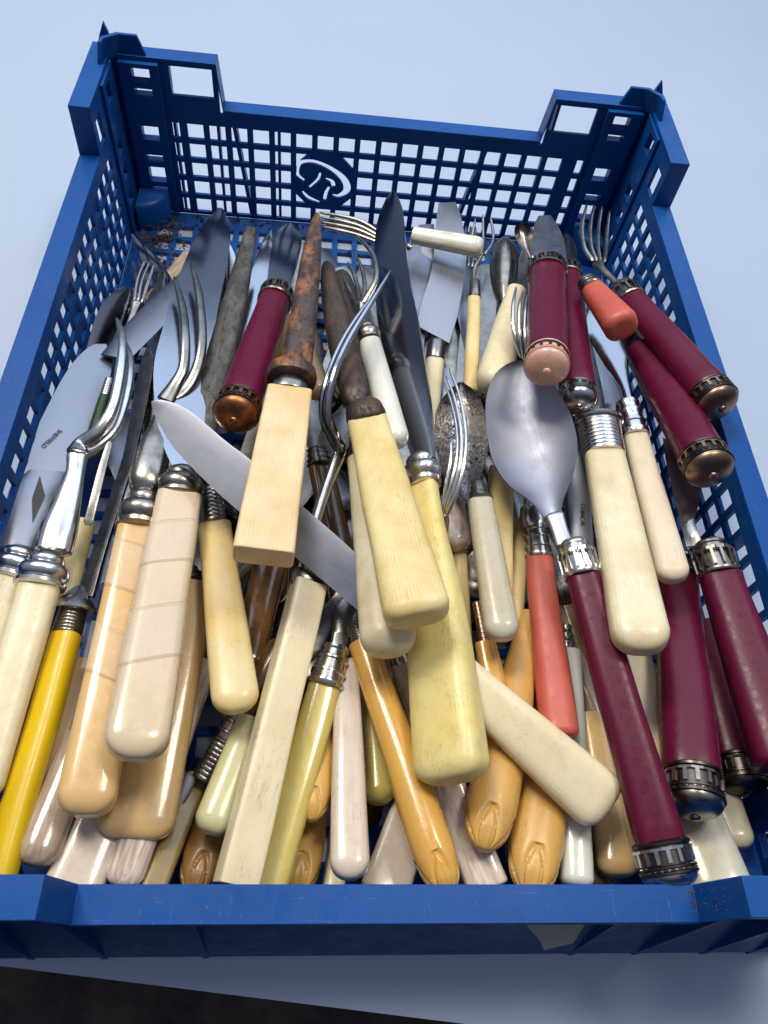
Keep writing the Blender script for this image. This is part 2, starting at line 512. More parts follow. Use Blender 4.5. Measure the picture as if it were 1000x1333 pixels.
def rim_strip(pts, wa, wb, fn, th=2.2, lip=7.0):
    """a flange that follows pts (u,z), from offset wa to wb, with a downturned outer lip"""
    V, F = [], []
    k = len(pts)
    off = []
    for i, (u, z) in enumerate(pts):
        a = pts[max(0, i - 1)]; c = pts[min(k - 1, i + 1)]
        d = Vector((c[0] - a[0], c[1] - a[1])).normalized()
        n_ = Vector((-d.y, d.x))
        if n_.y < 0:
            n_ = -n_
        off.append((u - n_.x * th, z - n_.y * th))
    def ring(w0, w1, P, Q):
        n0 = len(V)
        for (p, q) in zip(P, Q):
            V.extend([fn(p[0], w0, p[1]), fn(p[0], w1, p[1]), fn(q[0], w1, q[1]), fn(q[0], w0, q[1])])
        for i in range(k - 1):
            for j in range(4):
                a, b_ = n0 + i * 4 + j, n0 + i * 4 + (j + 1) % 4
                F.append((a, b_, b_ + 4, a + 4))
        F.append((n0, n0 + 1, n0 + 2, n0 + 3))
        e = n0 + (k - 1) * 4
        F.append((e + 3, e + 2, e + 1, e))
    ring(wa, wb, pts, off)
    lo = [(u, z - lip) for u, z in pts]
    ring(wb + 0.03, wb - 1.8, [(u, z - 0.03) for u, z in pts], lo)
    return V, F


def bevel(o, w=0.6, seg=2):
    md = o.modifiers.new('edge', 'BEVEL')
    md.width = w * MM; md.segments = seg; md.limit_method = 'ANGLE'; md.angle_limit = math.radians(35)
    return o


ty = [(-OX, ZH), (-NX - 2.2, ZH), (-NX, ZR), (NX, ZR), (NX + 2.2, ZH), (OX, ZH)]
for s in (-1, 1):
    V, F = rim_strip(ty, IY - 0.3, OY, lambda u, w, z, s=s: (u, s * w, z))
    bevel(obj('rim', V, F, BL, crate, True, 30))
tx = [(-IY + 0.4, ZH), (-NY - 1.2, ZH), (-NY, ZR), (NY, ZR), (NY + 1.2, ZH), (IY - 0.4, ZH)]
for s in (-1, 1):
    V, F = rim_strip(tx, IX - 0.3, OX, lambda u, w, z, s=s: (s * w, u, z))
    bevel(obj('rim', V, F, BL, crate, True, 30))

# outer gussets and braces under the rim, foot skirt
for sy in (-1, 1):
    V, F = [], []
    prism(V, F, [(IY + 1.9, ZR - 9), (IY + 3.4, ZR - 9), (206.6, 7), (206.6, 0.4), (IY + 1.9, 0.4)], lambda a, b_: (-150, sy * a, b_), lambda a, b_: (150, sy * a, b_))
    if sy < 0:
        bevel(obj('foot_skirt', V, F, BL, crate, True, 30), 0.5)
    for x in (-138, -118, -94, -60, 70, 94, 120, 138):
        V, F = [], []
        hgt = ZR - 2.4 if abs(x) < 89 else ZH - 2.6
        prism(V, F, [(IY + 1.9, hgt), (OY - 1.9, hgt), (OY - 1.9, hgt - 6), (207.2 if sy < 0 else IY + 3, 2), (IY + 1.9, 2)],
              lambda a, b_: (x, sy * a, b_), lambda a, b_: (x + (1.6 if sy > 0 else 2), sy * a, b_))
        obj('gusset', V, F, BL, crate)
for sx in (-1, 1):
    for y in (-170, -125, -60, 0, 60, 125, 170):
        V, F = [], []
        hgt = ZR - 2.4 if abs(y) < 139 else ZH - 2.6
        prism(V, F, [(IX + 1.9, hgt), (OX - 1.9, hgt), (OX - 1.9, hgt - 6), (IX + 3, 2), (IX + 1.9, 2)],
              lambda a, b_: (sx * a, y, b_), lambda a, b_: (sx * a, y + 1.6, b_))
        obj('gusset', V, F, BL, crate)
# slanting braces outside the rear wall
for x0, x1 in ((-86, -78), (60, 50)):
    V, F = [], []
    prism(V, F, [(x0, 66), (x0 + 2.2, 66), (x1 + 2.2, 4), (x1, 4)], lambda a, b_: (a, IY + 2.0, b_), lambda a, b_: (a, IY + 7.0, b_))
    obj('brace', V, F, BL, crate)

# stacking pegs on the four corners and bosses inside on the floor
for sx in (-1, 1):
    for sy in (-1, 1):
        V, F = [], []
        bot = [(126, 191), (141, 191), (146.5, 186), (146.5, 178), (149, 178), (149, 187), (142.2, 193.6), (126, 193.6)]
        top = [(130, 191.4), (139, 191.4), (145.0, 186), (145.5, 182), (147.4, 182), (147.2, 187), (140.5, 193.2), (130, 193.2)]
        V += [(sx * a, sy * b_, ZH - 2) for a, b_ in bot] + [(sx * a, sy * b_, ZH + 9.5) for a, b_ in top]
        k = 8
        F += [tuple(range(k)), tuple(range(k, 2 * k))] + [(i, (i + 1) % k, k + (i + 1) % k, k + i) for i in range(k)]
        bevel(obj('stacking_peg', V, F, BL, crate, True, 30), 0.5)
        V, F = [], []
        prism(V, F, [(143.5, ZH - 1), (151, ZH - 1), (149.5, ZH + 6), (146.2, ZH + 13), (144.5, ZH + 8)],
              lambda a, b_: (sx * a, sy * 193.8, b_), lambda a, b_: (sx * a, sy * 195.6, b_))
        obj('peg_fin', V, F, BL, crate)
        # boss: quarter round
        V, F = [], []
        prof = [(0, 20.4), (12, 20.2), (15.6, 19.6), (16.8, 17.8), (17, 2.7)]
        K = 12
        for r_, z in prof:
            for i in range(K + 1):
                a = math.pi / 2 * i / K
                V.append((sx * (141.8 - r_ * math.cos(a)), sy * (186.6 - r_ * math.sin(a)), z))
        for j in range(len(prof) - 1):
            for i in range(K):
                a = j * (K + 1) + i
                F.append((a, a + 1, a + K + 2, a + K + 1))
        obj('corner_boss', V, F, BL, crate, True, 50)

# emblem: octagonal plate with the mark cut through it
LX, LZ = -105.6 + pitch * 6, (rows[1][1] + rows[3][0]) / 2
V, F = [], []
RO = 20.2
oc = [(RO * math.cos(math.radians(22.5 + 45 * i)), RO * math.sin(math.radians(22.5 + 45 * i))) for i in range(8)]
prism(V, F, oc, lambda a, b_: (LX + a, IY - 0.5, LZ + b_), lambda a, b_: (LX + a, IY + 0.9, LZ + b_))
emblem = obj('emblem_plate', V, F, BL, crate)


def catmull(P, n):
    out = []
    P = [Vector(p) for p in P]
    if len(P) < 3:
        for i in range(n):
            out.append(P[0].lerp(P[-1], i / (n - 1)))
        return out
    Q = [P[0] * 2 - P[1]] + P + [P[-1] * 2 - P[-2]]
    m_ = len(P) - 1
    for i in range(n):
        t = i / (n - 1) * m_
        k = min(int(t), m_ - 1); t -= k
        a, b_, c, d = Q[k:k + 4]
        out.append(0.5 * ((2 * b_) + (c - a) * t + (2 * a - 5 * b_ + 4 * c - d) * t * t + (3 * b_ - a - 3 * c + d) * t ** 3))
    return out


strokes = [
    ([(-13.0, -0.6, 1.2), (-17.8, 4.0, 1.6), (-16.2, 11.5, 1.9), (-7.0, 13.6, 1.7), (4.5, 9.5, 2.0), (13.2, 2.6, 2.8), (15.5, -4.8, 2.9), (10.5, -9.6, 1.8), (6.0, -9.4, 0.9)]),
    ([(-2.6, 6.2, 0.8), (-4.2, 1.0, 1.2), (-9.8, -5.4, 1.1)]),
    ([(0.8, 2.4, 0.9), (5.2, 0.6, 1.6), (6.6, -3.2, 1.7)]),
    ([(3.6, -3.6, 1.1), (1.6, -8.4, 1.4), (0.8, -13.8, 1.3)]),
    ([(-14.4, -8.6, 0.9), (-10.0, -13.0, 1.7), (-2.6, -15.8, 1.1)]),
]
cutters = []
for st in strokes:
    n_ = 4 * len(st)
    pts = catmull(st, n_)
    Lf, Rt = [], []
    for i, p in enumerate(pts):
        a, c = pts[max(0, i - 1)], pts[min(n_ - 1, i + 1)]
        d = Vector((c.x - a.x, c.y - a.y)).normalized()
        Lf.append((p.x - d.y * p.z * .82, p.y + d.x * p.z * .82)); Rt.append((p.x + d.y * p.z * .82, p.y - d.x * p.z * .82))
    V, F = [], []
    for i in range(n_):
        for (a, b_) in (Lf[i], Rt[i]):
            V.append((LX + a * 0.90, IY - 3, LZ + b_ * 0.90)); V.append((LX + a * 0.90, IY + 5, LZ + b_ * 0.90))
    for i in range(n_ - 1):
        a = 4 * i
        F += [(a, a + 4, a + 6, a + 2), (a + 1, a + 3, a + 7, a + 5), (a, a + 1, a + 5, a + 4), (a + 2, a + 6, a + 7, a + 3)]
    F += [(0, 2, 3, 1), (4 * n_ - 4, 4 * n_ - 3, 4 * n_ - 1, 4 * n_ - 2)]
    cutters.append(obj('cutter', V, F, BL))


def cut(target, tools):
    for c in tools:
        md = target.modifiers.new('cut', 'BOOLEAN')
        md.operation = 'DIFFERENCE'; md.object = c; md.solver = 'EXACT'
    dg = bpy.context.evaluated_depsgraph_get()
    me = bpy.data.meshes.new_from_object(target.evaluated_get(dg))
    target.modifiers.clear()
    target.data = me


bpy.context.view_layer.update()
cut(emblem, cutters)
lattice = bw
V, F = [], []
box(V, F, LX - 16.4, LX + 16.4, IY - 3, IY + 5, rows[3][0] + 0.01, rows[1][1] - 0.01)
opening = obj('cutter', V, F, BL)
bpy.context.view_layer.update()
cut(lattice, [opening])
for c in cutters + [opening]:
    bpy.data.objects.remove(c, do_unlink=True)

# dirt lying in the crate, torn label under the front rim
V, F = [], []
for i in range(900):
    if i < 450:
        x, y = -128 + rnd.gauss(0, 10), 160 + rnd.gauss(0, 14)
    elif i < 650:
        x, y = rnd.uniform(-120, 130), 186 + rnd.gauss(0, 1.5)
    else:
        x, y = rnd.uniform(-140, 140), rnd.uniform(60, 188)
    if abs(x) > 144 or abs(y) > 189:
        continue
    s = abs(rnd.gauss(0, 0.55)) + 0.3
    z = 2.6 + (rnd.uniform(0, 4) if i < 450 else 0)
    n0 = len(V)
    for dx, dy, dz_ in ((1, 0, 0), (-.6, .8, 0), (-.6, -.8, 0), (0, 0, 1.1), (0.2, 0.1, -.6)):
        V.append((x + s * (dx + rnd.uniform(-.3, .3)), y + s * (dy + rnd.uniform(-.3, .3)), z + s * (dz_ + rnd.uniform(-.2, .2)) + s * .5))
    F += [(n0, n0 + 1, n0 + 3), (n0 + 1, n0 + 2, n0 + 3), (n0 + 2, n0, n0 + 3), (n0 + 1, n0, n0 + 4), (n0 + 2, n0 + 1, n0 + 4), (n0, n0 + 2, n0 + 4)]
o = obj('debris', V, F, M['debris'])
o['kind'] = 'stuff'
o['label'] = 'brown rusty crumbs and dust in the bottom of the crate'

# engraved silver: scrolls as relief, dark reflection painted into the ground colour
m, nt, b = new_mat('engraved')
v = coords(nt)
w = tex_noise(nt, v, 0.30, 2, 0.5, 3.5)
lines = ramp(nt, w, [(0.40, 0.0), (0.46, 1.0), (0.52, 0.0), (0.60, 1.0)])
nt.links.new(mix(nt, lines, (0.035, 0.03, 0.028), (0.62, 0.58, 0.54)), b.inputs["Base Color"])
b.inputs["Metallic"].default_value = 1.0
b.inputs["Roughness"].default_value = 0.24
bump(nt, b, lines, 0.3, 0.0002)
M['engraved'] = m

# grit on the top of the front rim
V, F = [], []
for i in range(160):
    x, y, s = 90 + rnd.gauss(0, 1.8), rnd.uniform(-198, -191), rnd.uniform(.10, .34)
    z = ZR + .02 + max(0, (x - 89)) * 11
    if x > 90.6:
        continue
    n0 = len(V)
    V += [(x - s, y - s, z), (x + s, y - s, z), (x, y + s, z), (x, y, z + s)]
    F += [(n0, n0 + 1, n0 + 3), (n0 + 1, n0 + 2, n0 + 3), (n0 + 2, n0, n0 + 3), (n0, n0 + 2, n0 + 1)]
o = obj('dust', V, F, M['debris'])
o['kind'] = 'stuff'
o['label'] = 'brown grit stuck on the front rim beside the right notch'
# torn paper label hanging under the front rim
V, F = [], []
sl = lambda z, k: -(193.8 + (61 - z) * 0.237) - k
pp = [(44, 43), (64, 43), (66, 22), (57, 17), (54, 24)]
prism(V, F, pp, lambda a, b_: (a, sl(b_, 0.4), b_), lambda a, b_: (a, sl(b_, 0.8) - (0.8 if b_ < 20 else 0), b_))
o = obj('paper_label', V, F, M['paper'])
o['label'] = 'torn scrap of whitish paper label stuck below the front rim of the crate'
o['category'] = 'paper label'
# ------------------------------------------------------------------ cutlery builders (local frame: x across, y butt to tip, z up)


def spow(v, p):
    return math.copysign(abs(v) ** p, v)


def loft(rings, n=28, expo=2.0, twist=None, carve=None, closed=True):
    """rings of (y, cx, cz, a, b); superellipse sections"""
    V, F = [], []
    for (y, cx, cz, a, b_) in rings:
        for i in range(n):
            t = 2 * math.pi * (i + 0.5) / n
            c, s = spow(math.cos(t), 2 / expo), spow(math.sin(t), 2 / expo)
            k = 1.0
            if carve:
                k = 1.0 - carve(y, t)
            V.append((cx + a * c * k, y, cz + b_ * s * k))
    for j in range(len(rings) - 1):
        for i in range(n):
            p, q = j * n + i, j * n + (i + 1) % n
            F.append((p, q, q + n, p + n))
    if closed:
        F.append(tuple(range(n))[::-1])
        F.append(tuple((len(rings) - 1) * n + i for i in range(n)))
    return V, F


def seg_w(ws, f):
    for (f0, w0), (f1, w1) in zip(ws, ws[1:]):
        if f <= f1:
            t = (f - f0) / max(1e-6, f1 - f0)
            t = t * t * (3 - 2 * t) if len(ws) > 2 else t
            return w0 + (w1 - w0) * t
    return ws[-1][1]


def handle_rings(yn, ws, tr, R, bow=0.0, y0=0.0):
    rings = []
    hw0 = ws[0][1] / 2
    rx, rz = hw0 * R, hw0 * tr * min(R, 0.75)
    ry = max(rx * 0.95, rz) if R > 0.3 else rx
    K = 9 if R > 0.15 else 3
    for i in range(K + 1):
        t = (i / K) * math.pi / 2
        y = y0 + ry * (1 - math.cos(t))
        w = seg_w(ws, (y - y0) / (yn - y0)) / 2
        rings.append([y, 0, 0, max(0.05, w - rx + rx * math.sin(t)), max(0.05, w * tr - rz + rz * math.sin(t))])
    K2 = 16
    for i in range(1, K2 + 1):
        y = y0 + ry + (yn - y0 - ry) * i / K2
        w = seg_w(ws, (y - y0) / (yn - y0)) / 2
        rings.append([y, 0, 0, w, w * tr])
    for r_ in rings:
        f = (r_[0] - y0) / (yn - y0)
        r_[2] += bow * 4 * f * (1 - f)
    return rings


def p_handle(par, yn, ws, mat, tr=0.62, ex=2.6, R=0.9, carve=0, bow=0.0, y0=0.0, name='handle', seed=0):
    rings = handle_rings(yn, ws, tr, R, bow, y0)
    cf = None
    n = 32
    if carve:
        n = 96 if carve == 1 else 72
        L = ws[0][1] * (0.8 if carve == 1 else 1.8)
        def cf(y, t):
            f = (y - y0) / L
            if f > 1.15 or f < 0:
                return 0.0
            if carve == 2:
                leaf = abs(math.sin(6 * t))
                return 0.06 * (1 - leaf) ** 1.5 * min(1.0, f * 4) * max(0, 1 - f) ** 0.5
            q = math.pi / 2
            u = abs(((t + q / 2) % q) - q / 2)
            h = 0.66 * max(0.0, 1 - f) ** 0.75
            win = min(1.0, f * 7)
            d = 0.15 * math.exp(-((u - h) / 0.085) ** 2) * win * (1 if f < 1 else 0)
            if u < h:
                d += 0.09 * math.exp(-(u / 0.06) ** 2) * win * (1 - f) + 0.05 * math.exp(-((u - h * .55) / 0.05) ** 2) * win
            return d
        yy = []
        rings2 = []
        # denser rings in the carved zone
        ys = sorted(set([r_[0] for r_ in rings] + [y0 + L * i / 26 for i in range(1, 27)]))
        for y in ys:
            for r0, r1 in zip(rings, rings[1:]):
                if r0[0] <= y <= r1[0]:
                    t = (y - r0[0]) / max(1e-6, r1[0] - r0[0])
                    rings2.append([y] + [r0[k] + (r1[k] - r0[k]) * t for k in range(1, 5)])
                    break
        rings = rings2
        if carve == 1:
            for r_ in rings:
                f = min(1, max(0, (r_[0] - y0) / (L * 1.25)))
                k = 0.62 + 0.38 * math.sin(f * math.pi / 2)
                r_[3] *= k; r_[4] *= k
    V, F = loft(rings, n, ex, carve=cf)
    # hand-made unevenness
    rr = random.Random(seed)
    off = rr.uniform(0, 100)
    V = [(x + 0.16 * noise.noise(Vector((x * .05 + off, y * .03, z * .05))) * 2, y, z + 0.22 * noise.noise(Vector((x * .04, y * .03 + off, z * .04))) * 2) for x, y, z in V]
    return obj(name, V, F, M[mat], par, True, 42 if ex < 5 else 35)


PROF = {
    'plain': [(0, .96), (.05, 1), (.9, .95), (1, .88)],
    'ball': [(0, .80), (.04, .98), (.12, 1.02), (.17, .95), (.2, .86), (.26, .98), (.36, 1.1), (.46, 1.12), (.56, 1.05), (.62, .90), (.66, .78), (.72, .84), (.8, .86), (.88, .78), (.94, .62), (1, .5)],
    'bands': [(0, 1), (.05, 1.08), (.10, 1.08), (.13, .97), (.28, .96), (.31, 1.05), (.36, 1.05), (.39, .94), (.6, .92), (.63, 1.0), (.68, 1.0), (.71, .90), (.86, .86), (.9, .95), (.97, .93), (1, .7)],
    'disc': [(0, .85), (.12, 1), (.5, 1.06), (.88, 1), (1, .8)],
    'cone': [(0, 1.0), (.1, 1.08), (.25, 1.04), (.6, .72), (1, .3)],
    'crown': [(0, 1.02), (.04, 1.08), (.09, 1.08), (.12, .98), (.2, .97), (.5, .95), (.62, .93), (.66, 1.0), (.70, 1.0), (.73, .9), (.82, .9), (.85, .97), (.92, .97), (1, .8)],
}


def p_ferrule(par, style, y0, y1, w0, w1, mat, tr=1.0, name='ferrule'):
    L = y1 - y0
    if style in ('thread', 'wrap', 'spiral'):
        k = {'thread': 8, 'wrap': 10, 'spiral': 9}[style]
        prof = []
        for i in range(k * 6 + 1):
            f = i / (k * 6)
            amp = 0.035 if style == 'wrap' else 0.06
            prof.append((f, 1.0 - amp + amp * abs(math.sin(math.pi * k * f)) ** 0.6))
        prof = [(0, .9)] + prof + [(1, .8)]
        if style == 'wrap':
            prof = prof[:-12] + [(.84, .94), (.86, 1.08), (.90, 1.16), (.95, 1.14), (1, .9)]
    else:
        prof = PROF[style]
    rings = [(y0 + L * f, 0, 0, (w0 + (w1 - w0) * f) / 2 * k, (w0 + (w1 - w0) * f) / 2 * k * tr) for f, k in prof]
    V, F = loft(rings, 32, 2.2)
    if style == 'crown':
        for i in range(14):
            a = 2 * math.pi * i / 14
            r0 = w0 / 2
            add_arch(V, F, a, r0 * 1.035, y0 + L * .16, y0 + L * .58, r0 * .14, r0 * 0.05)
    return obj(name, V, F, M[mat], par, True, 38)


def add_arch(V, F, a, r, ya, yb, hw, th):
    """a small upright bar with a lintel, proud of a round band"""
    c, s = math.cos(a), math.sin(a)
    def q(u, y, k):
        rr = r + k
        return (rr * c - u * s, y, rr * s + u * c)
    for (u0, u1, y0, y1) in ((-hw * .5, hw * .5, ya, yb), (-hw * 1.5, hw * 1.5, yb, yb + (yb - ya) * .22)):
        n0 = len(V)
        for k in (-th, th):
            V.extend([q(u0, y0, k), q(u1, y0, k), q(u1, y1, k), q(u0, y1, k)])
        F.extend([tuple(n0 + i for i in f) for f in ((0, 3, 2, 1), (4, 5, 6, 7), (0, 1, 5, 4), (1, 2, 6, 5), (2, 3, 7, 6), (3, 0, 4, 7))])


def p_cap(par, w, mat, dome, lb=0.42, ld=0.26):
    """ornamental butt cap: domed end with a knob, band of small arches"""
    r = w / 2
    yd, yb = w * ld, w * (ld + lb)
    rings = [(yd * (1 - math.cos(t)) if i else 0.0, 0, 0, max(.1, r * .97 * math.sin(t)), max(.1, r * .97 * math.sin(t))) for i, t in enumerate([math.pi / 2 * k / 9 for k in range(10)])]
    V, F = loft(rings, 40)
    d = obj('cap_dome', V, F, M[dome], par, True, 40)
    V, F = loft([(-w * .055, 0, 0, r * .04, r * .06), (-w * .045, 0, 0, r * .13, r * .13), (-w * .015, 0, 0, r * .18, r * .18), (w * .02, 0, 0, r * .19, r * .19), (w * .03, 0, 0, r * .2, r * .2)], 16)
    obj('rivet', V, F, M[dome], d, True, 50)
    p = [(0, .97), (.03, 1.03), (.09, 1.03), (.12, .97), (.17, .97), (.20, 1.02), (.25, 1.02), (.28, .96), (.82, .95), (.85, 1.02), (.93, 1.03), (.96, .98), (1, .93)]
    V, F = loft([(yd + (yb - yd) * f, 0, 0, r * k, r * k) for f, k in p], 40)
    band = obj('cap_band', V, F, M[mat], par, True, 30)
    V, F = [], []
    for i in range(16):
        add_arch(V, F, 2 * math.pi * i / 16, r * .985, yd + (yb - yd) * .33, yd + (yb - yd) * .70, r * .13, r * .035)
    # beading round the dome
    for i in range(26):
        a = 2 * math.pi * i / 26
        add_arch(V, F, a, r * .985, yd + (yb - yd) * .115, yd + (yb - yd) * .155, r * .05, r * .03)
    obj('cap_arcade', V, F, M['copper_dark' if 'pink' in dome else dome], band, False)
    return yb


def resample(P, n):
    P = catmull([(x, y, 0) for x, y in P], n * 6)
    acc = [0.0]
    for a, b_ in zip(P, P[1:]):
        acc.append(acc[-1] + (b_ - a).length)
    out, k = [], 0
    for i in range(n):
        # cluster a little towards the tip
        s = acc[-1] * (i / (n - 1)) ** 0.9
        while k < len(P) - 2 and acc[k + 1] < s:
            k += 1
        t = (s - acc[k]) / max(1e-9, acc[k + 1] - acc[k])
        out.append(P[k].lerp(P[k + 1], min(1, t)))
    return out


def p_blade(par, L, Rr, mat, t=1.3, spine='C', bend=0.0, name='blade', n=26, dz=0.0, hollow=0.0):
    A, B_ = resample(L, n), resample(Rr, n)
    V, F = [], []
    ymax = max(max(a.y, b_.y) for a, b_ in zip(A, B_)); ymin = min(min(a.y, b_.y) for a, b_ in zip(A, B_))
    prof = {'C': ((0, .12), (.12, .7), (.5, 1), (.88, .7), (1, .12)), 'R': ((0, .08), (.3, .4), (.6, .7), (.93, 1), (1, .9)), 'L': ((0, .9), (.07, 1), (.4, .7), (.7, .4), (1, .08))}[spine]
    m_ = len(prof)
    for i, (a, b_) in enumerate(zip(A, B_)):
        f = (0.5 * (a.y + b_.y) - ymin) / (ymax - ymin)
        z = dz + bend * 4 * f * (1 - f)
        tt = t * (1 - 0.55 * f)
        for s in (1, -1):
            for (u, k) in prof:
                p = a.lerp(b_, u)
                V.append((p.x, p.y, z + s * tt * k / 2 - hollow * 4 * u * (1 - u)))
    w = 2 * m_
    for i in range(n - 1):
        o_ = i * w
        for k in range(m_ - 1):
            F.append((o_ + k, o_ + k + 1, o_ + w + k + 1, o_ + w + k))
            F.append((o_ + m_ + k + 1, o_ + m_ + k, o_ + w + m_ + k, o_ + w + m_ + k + 1))
        F.append((o_, o_ + w, o_ + w + m_, o_ + m_))
        F.append((o_ + m_ - 1, o_ + 2 * m_ - 1, o_ + w + 2 * m_ - 1, o_ + w + m_ - 1))
    for o_ in (0, (n - 1) * w):
        F.append(tuple(o_ + k for k in range(m_)) + tuple(o_ + m_ + k for k in reversed(range(m_))))
    return obj(name, V, F, M[mat], par, True, 28)


def p_bowl(par, L, Rr, mat, depth=7, t=1.1, name='bowl'):
    n, m_ = 26, 15
    A, B_ = resample(L, n), resample(Rr, n)
    V, F = [], []
    wm = max((a - b_).length for a, b_ in zip(A, B_))
    for sh in (0, 1):
        for i, (a, b_) in enumerate(zip(A, B_)):
            w = (a - b_).length
            for k in range(m_):
                s = -1 + 2 * k / (m_ - 1)
                s = math.copysign(abs(s) ** 0.85, s)
                p = a.lerp(b_, (s + 1) / 2)
                z = -depth * (w / wm) ** 0.9 * (1 - s * s) * (1 if sh == 0 else 1.0) - (t if sh else 0)
                V.append((p.x, p.y, z))
    N = n * m_
    for sh in (0, 1):
        for i in range(n - 1):
            for k in range(m_ - 1):
                a = sh * N + i * m_ + k
                F.append((a, a + 1, a + m_ + 1, a + m_))
    for i in range(n - 1):
        for k in (0, m_ - 1):
            a = i * m_ + k
            F.append((a, a + m_, N + a + m_, N + a))
    for i in (0, n - 1):
        for k in range(m_ - 1):
            a = i * m_ + k
            F.append((a, a + 1, N + a + 1, N + a))
    return obj(name, V, F, M[mat], par, True, 60)


def p_path(par, P, mat, tr=1.0, name='tine', n=None, ex=3.0, seg=16):
    """a swept bar through (x,y,z,width)"""
    n = n or max(10, 7 * len(P))
    pts, ws = catmull([p[:3] for p in P], n), catmull([(p[3], 0, 0) for p in P], n)
    V, F = [], []
    up = Vector((0, 0, 1))
    for i in range(n):
        d = (pts[min(n - 1, i + 1)] - pts[max(0, i - 1)]).normalized()
        side = d.cross(up)
        if side.length < 0.2:
            side = d.cross(Vector((1, 0, 0)))
        side.normalize()
        nn = side.cross(d).normalized()
        r_ = max(0.15, ws[i].x / 2)
        ends = 0.55 if i in (0, n - 1) else 1
        for k in range(seg):
            t = 2 * math.pi * k / seg
            V.append(tuple(pts[i] + side * (r_ * ends * spow(math.cos(t), 2 / ex)) + nn * (r_ * ends * tr * spow(math.sin(t), 2 / ex))))
    for j in range(n - 1):
        for i in range(seg):
            p, q = j * seg + i, j * seg + (i + 1) % seg
            F.append((p, q, q + seg, p + seg))
    F.append(tuple(range(seg))[::-1]); F.append(tuple((n - 1) * seg + i for i in range(seg)))
    return obj(name, V, F, M[mat], par, True, 50)


def p_tape(par, y0, y1, w, tr, ex, skew):
    rings = []
    for f in (0, .02, .5, .98, 1):
        y = y0 + (y1 - y0) * f
        wi = (w[0] + (w[1] - w[0]) * f) / 2 + 0.22
        rings.append((y, 0, 0, wi, wi * tr + 0.0))
    V, F = loft(rings, 32, ex, closed=False)
    V = [(x, y + x * skew, z + (0.22 if z > 0 else -0.22)) for x, y, z in V]
    t = obj('tape', V, F, M['tape'], par, True, 60)
    for yy, f in ((y0, 0), (y1, 1)):
        wi = (w[0] + (w[1] - w[0]) * f) / 2 + 0.28
        V, F = loft([(yy - .16, 0, 0, wi, wi * tr), (yy + .16, 0, 0, wi + .02, wi * tr + .02)], 32, ex, closed=False)
        V = [(x, y + x * skew, z + (0.22 if z > 0 else -0.22)) for x, y, z in V]
        obj('tape_edge', V, F, M['tape_edge'], t, True, 60)
    return t


def p_text(par, txt, x, y, z, size, ang, mat='ink', name='stamp'):
    c = bpy.data.curves.new('stamp', 'FONT')
    c.body = txt; c.size = size * MM; c.extrude = 0.00004; c.align_x = 'CENTER'; c.align_y = 'CENTER'
    t = bpy.data.objects.new('stamp', c)
    COL.objects.link(t)
    bpy.context.view_layer.update()
    me = bpy.data.meshes.new_from_object(t.evaluated_get(bpy.context.evaluated_depsgraph_get()))
    bpy.data.objects.remove(t, do_unlink=True)
    me.materials.clear(); me.materials.append(M[mat])
    o = bpy.data.objects.new(name, me)
    COL.objects.link(o)
    o.parent = par
    o.location = (x * MM, y * MM, z * MM)
    o.rotation_euler = (0, 0, math.radians(ang))
    return o


def p_poly(par, pts, mat, z, th, name):
    V, F = [], []
    prism(V, F, pts, lambda a, b_: (a, b_, z), lambda a, b_: (a, b_, z + th))
    return obj(name, V, F, M[mat], par)


BUILD = {'handle': p_handle, 'ferrule': p_ferrule, 'cap': p_cap, 'blade': p_blade, 'bowl': p_bowl, 'path': p_path, 'tape': p_tape, 'text': p_text, 'poly': p_poly}


def build_item(name, label, cat, loc, ax, nz, parts, group=None):
    y = Vector(ax).normalized(); z = Vector(nz); z = (z - y * z.dot(y)).normalized(); x = y.cross(z)
    r_ = root(name, label, cat, loc, group, Matrix((x, y, z)).transposed())
    for kind, args, kw in parts:
        BUILD[kind](r_, *args, **kw)
    return r_


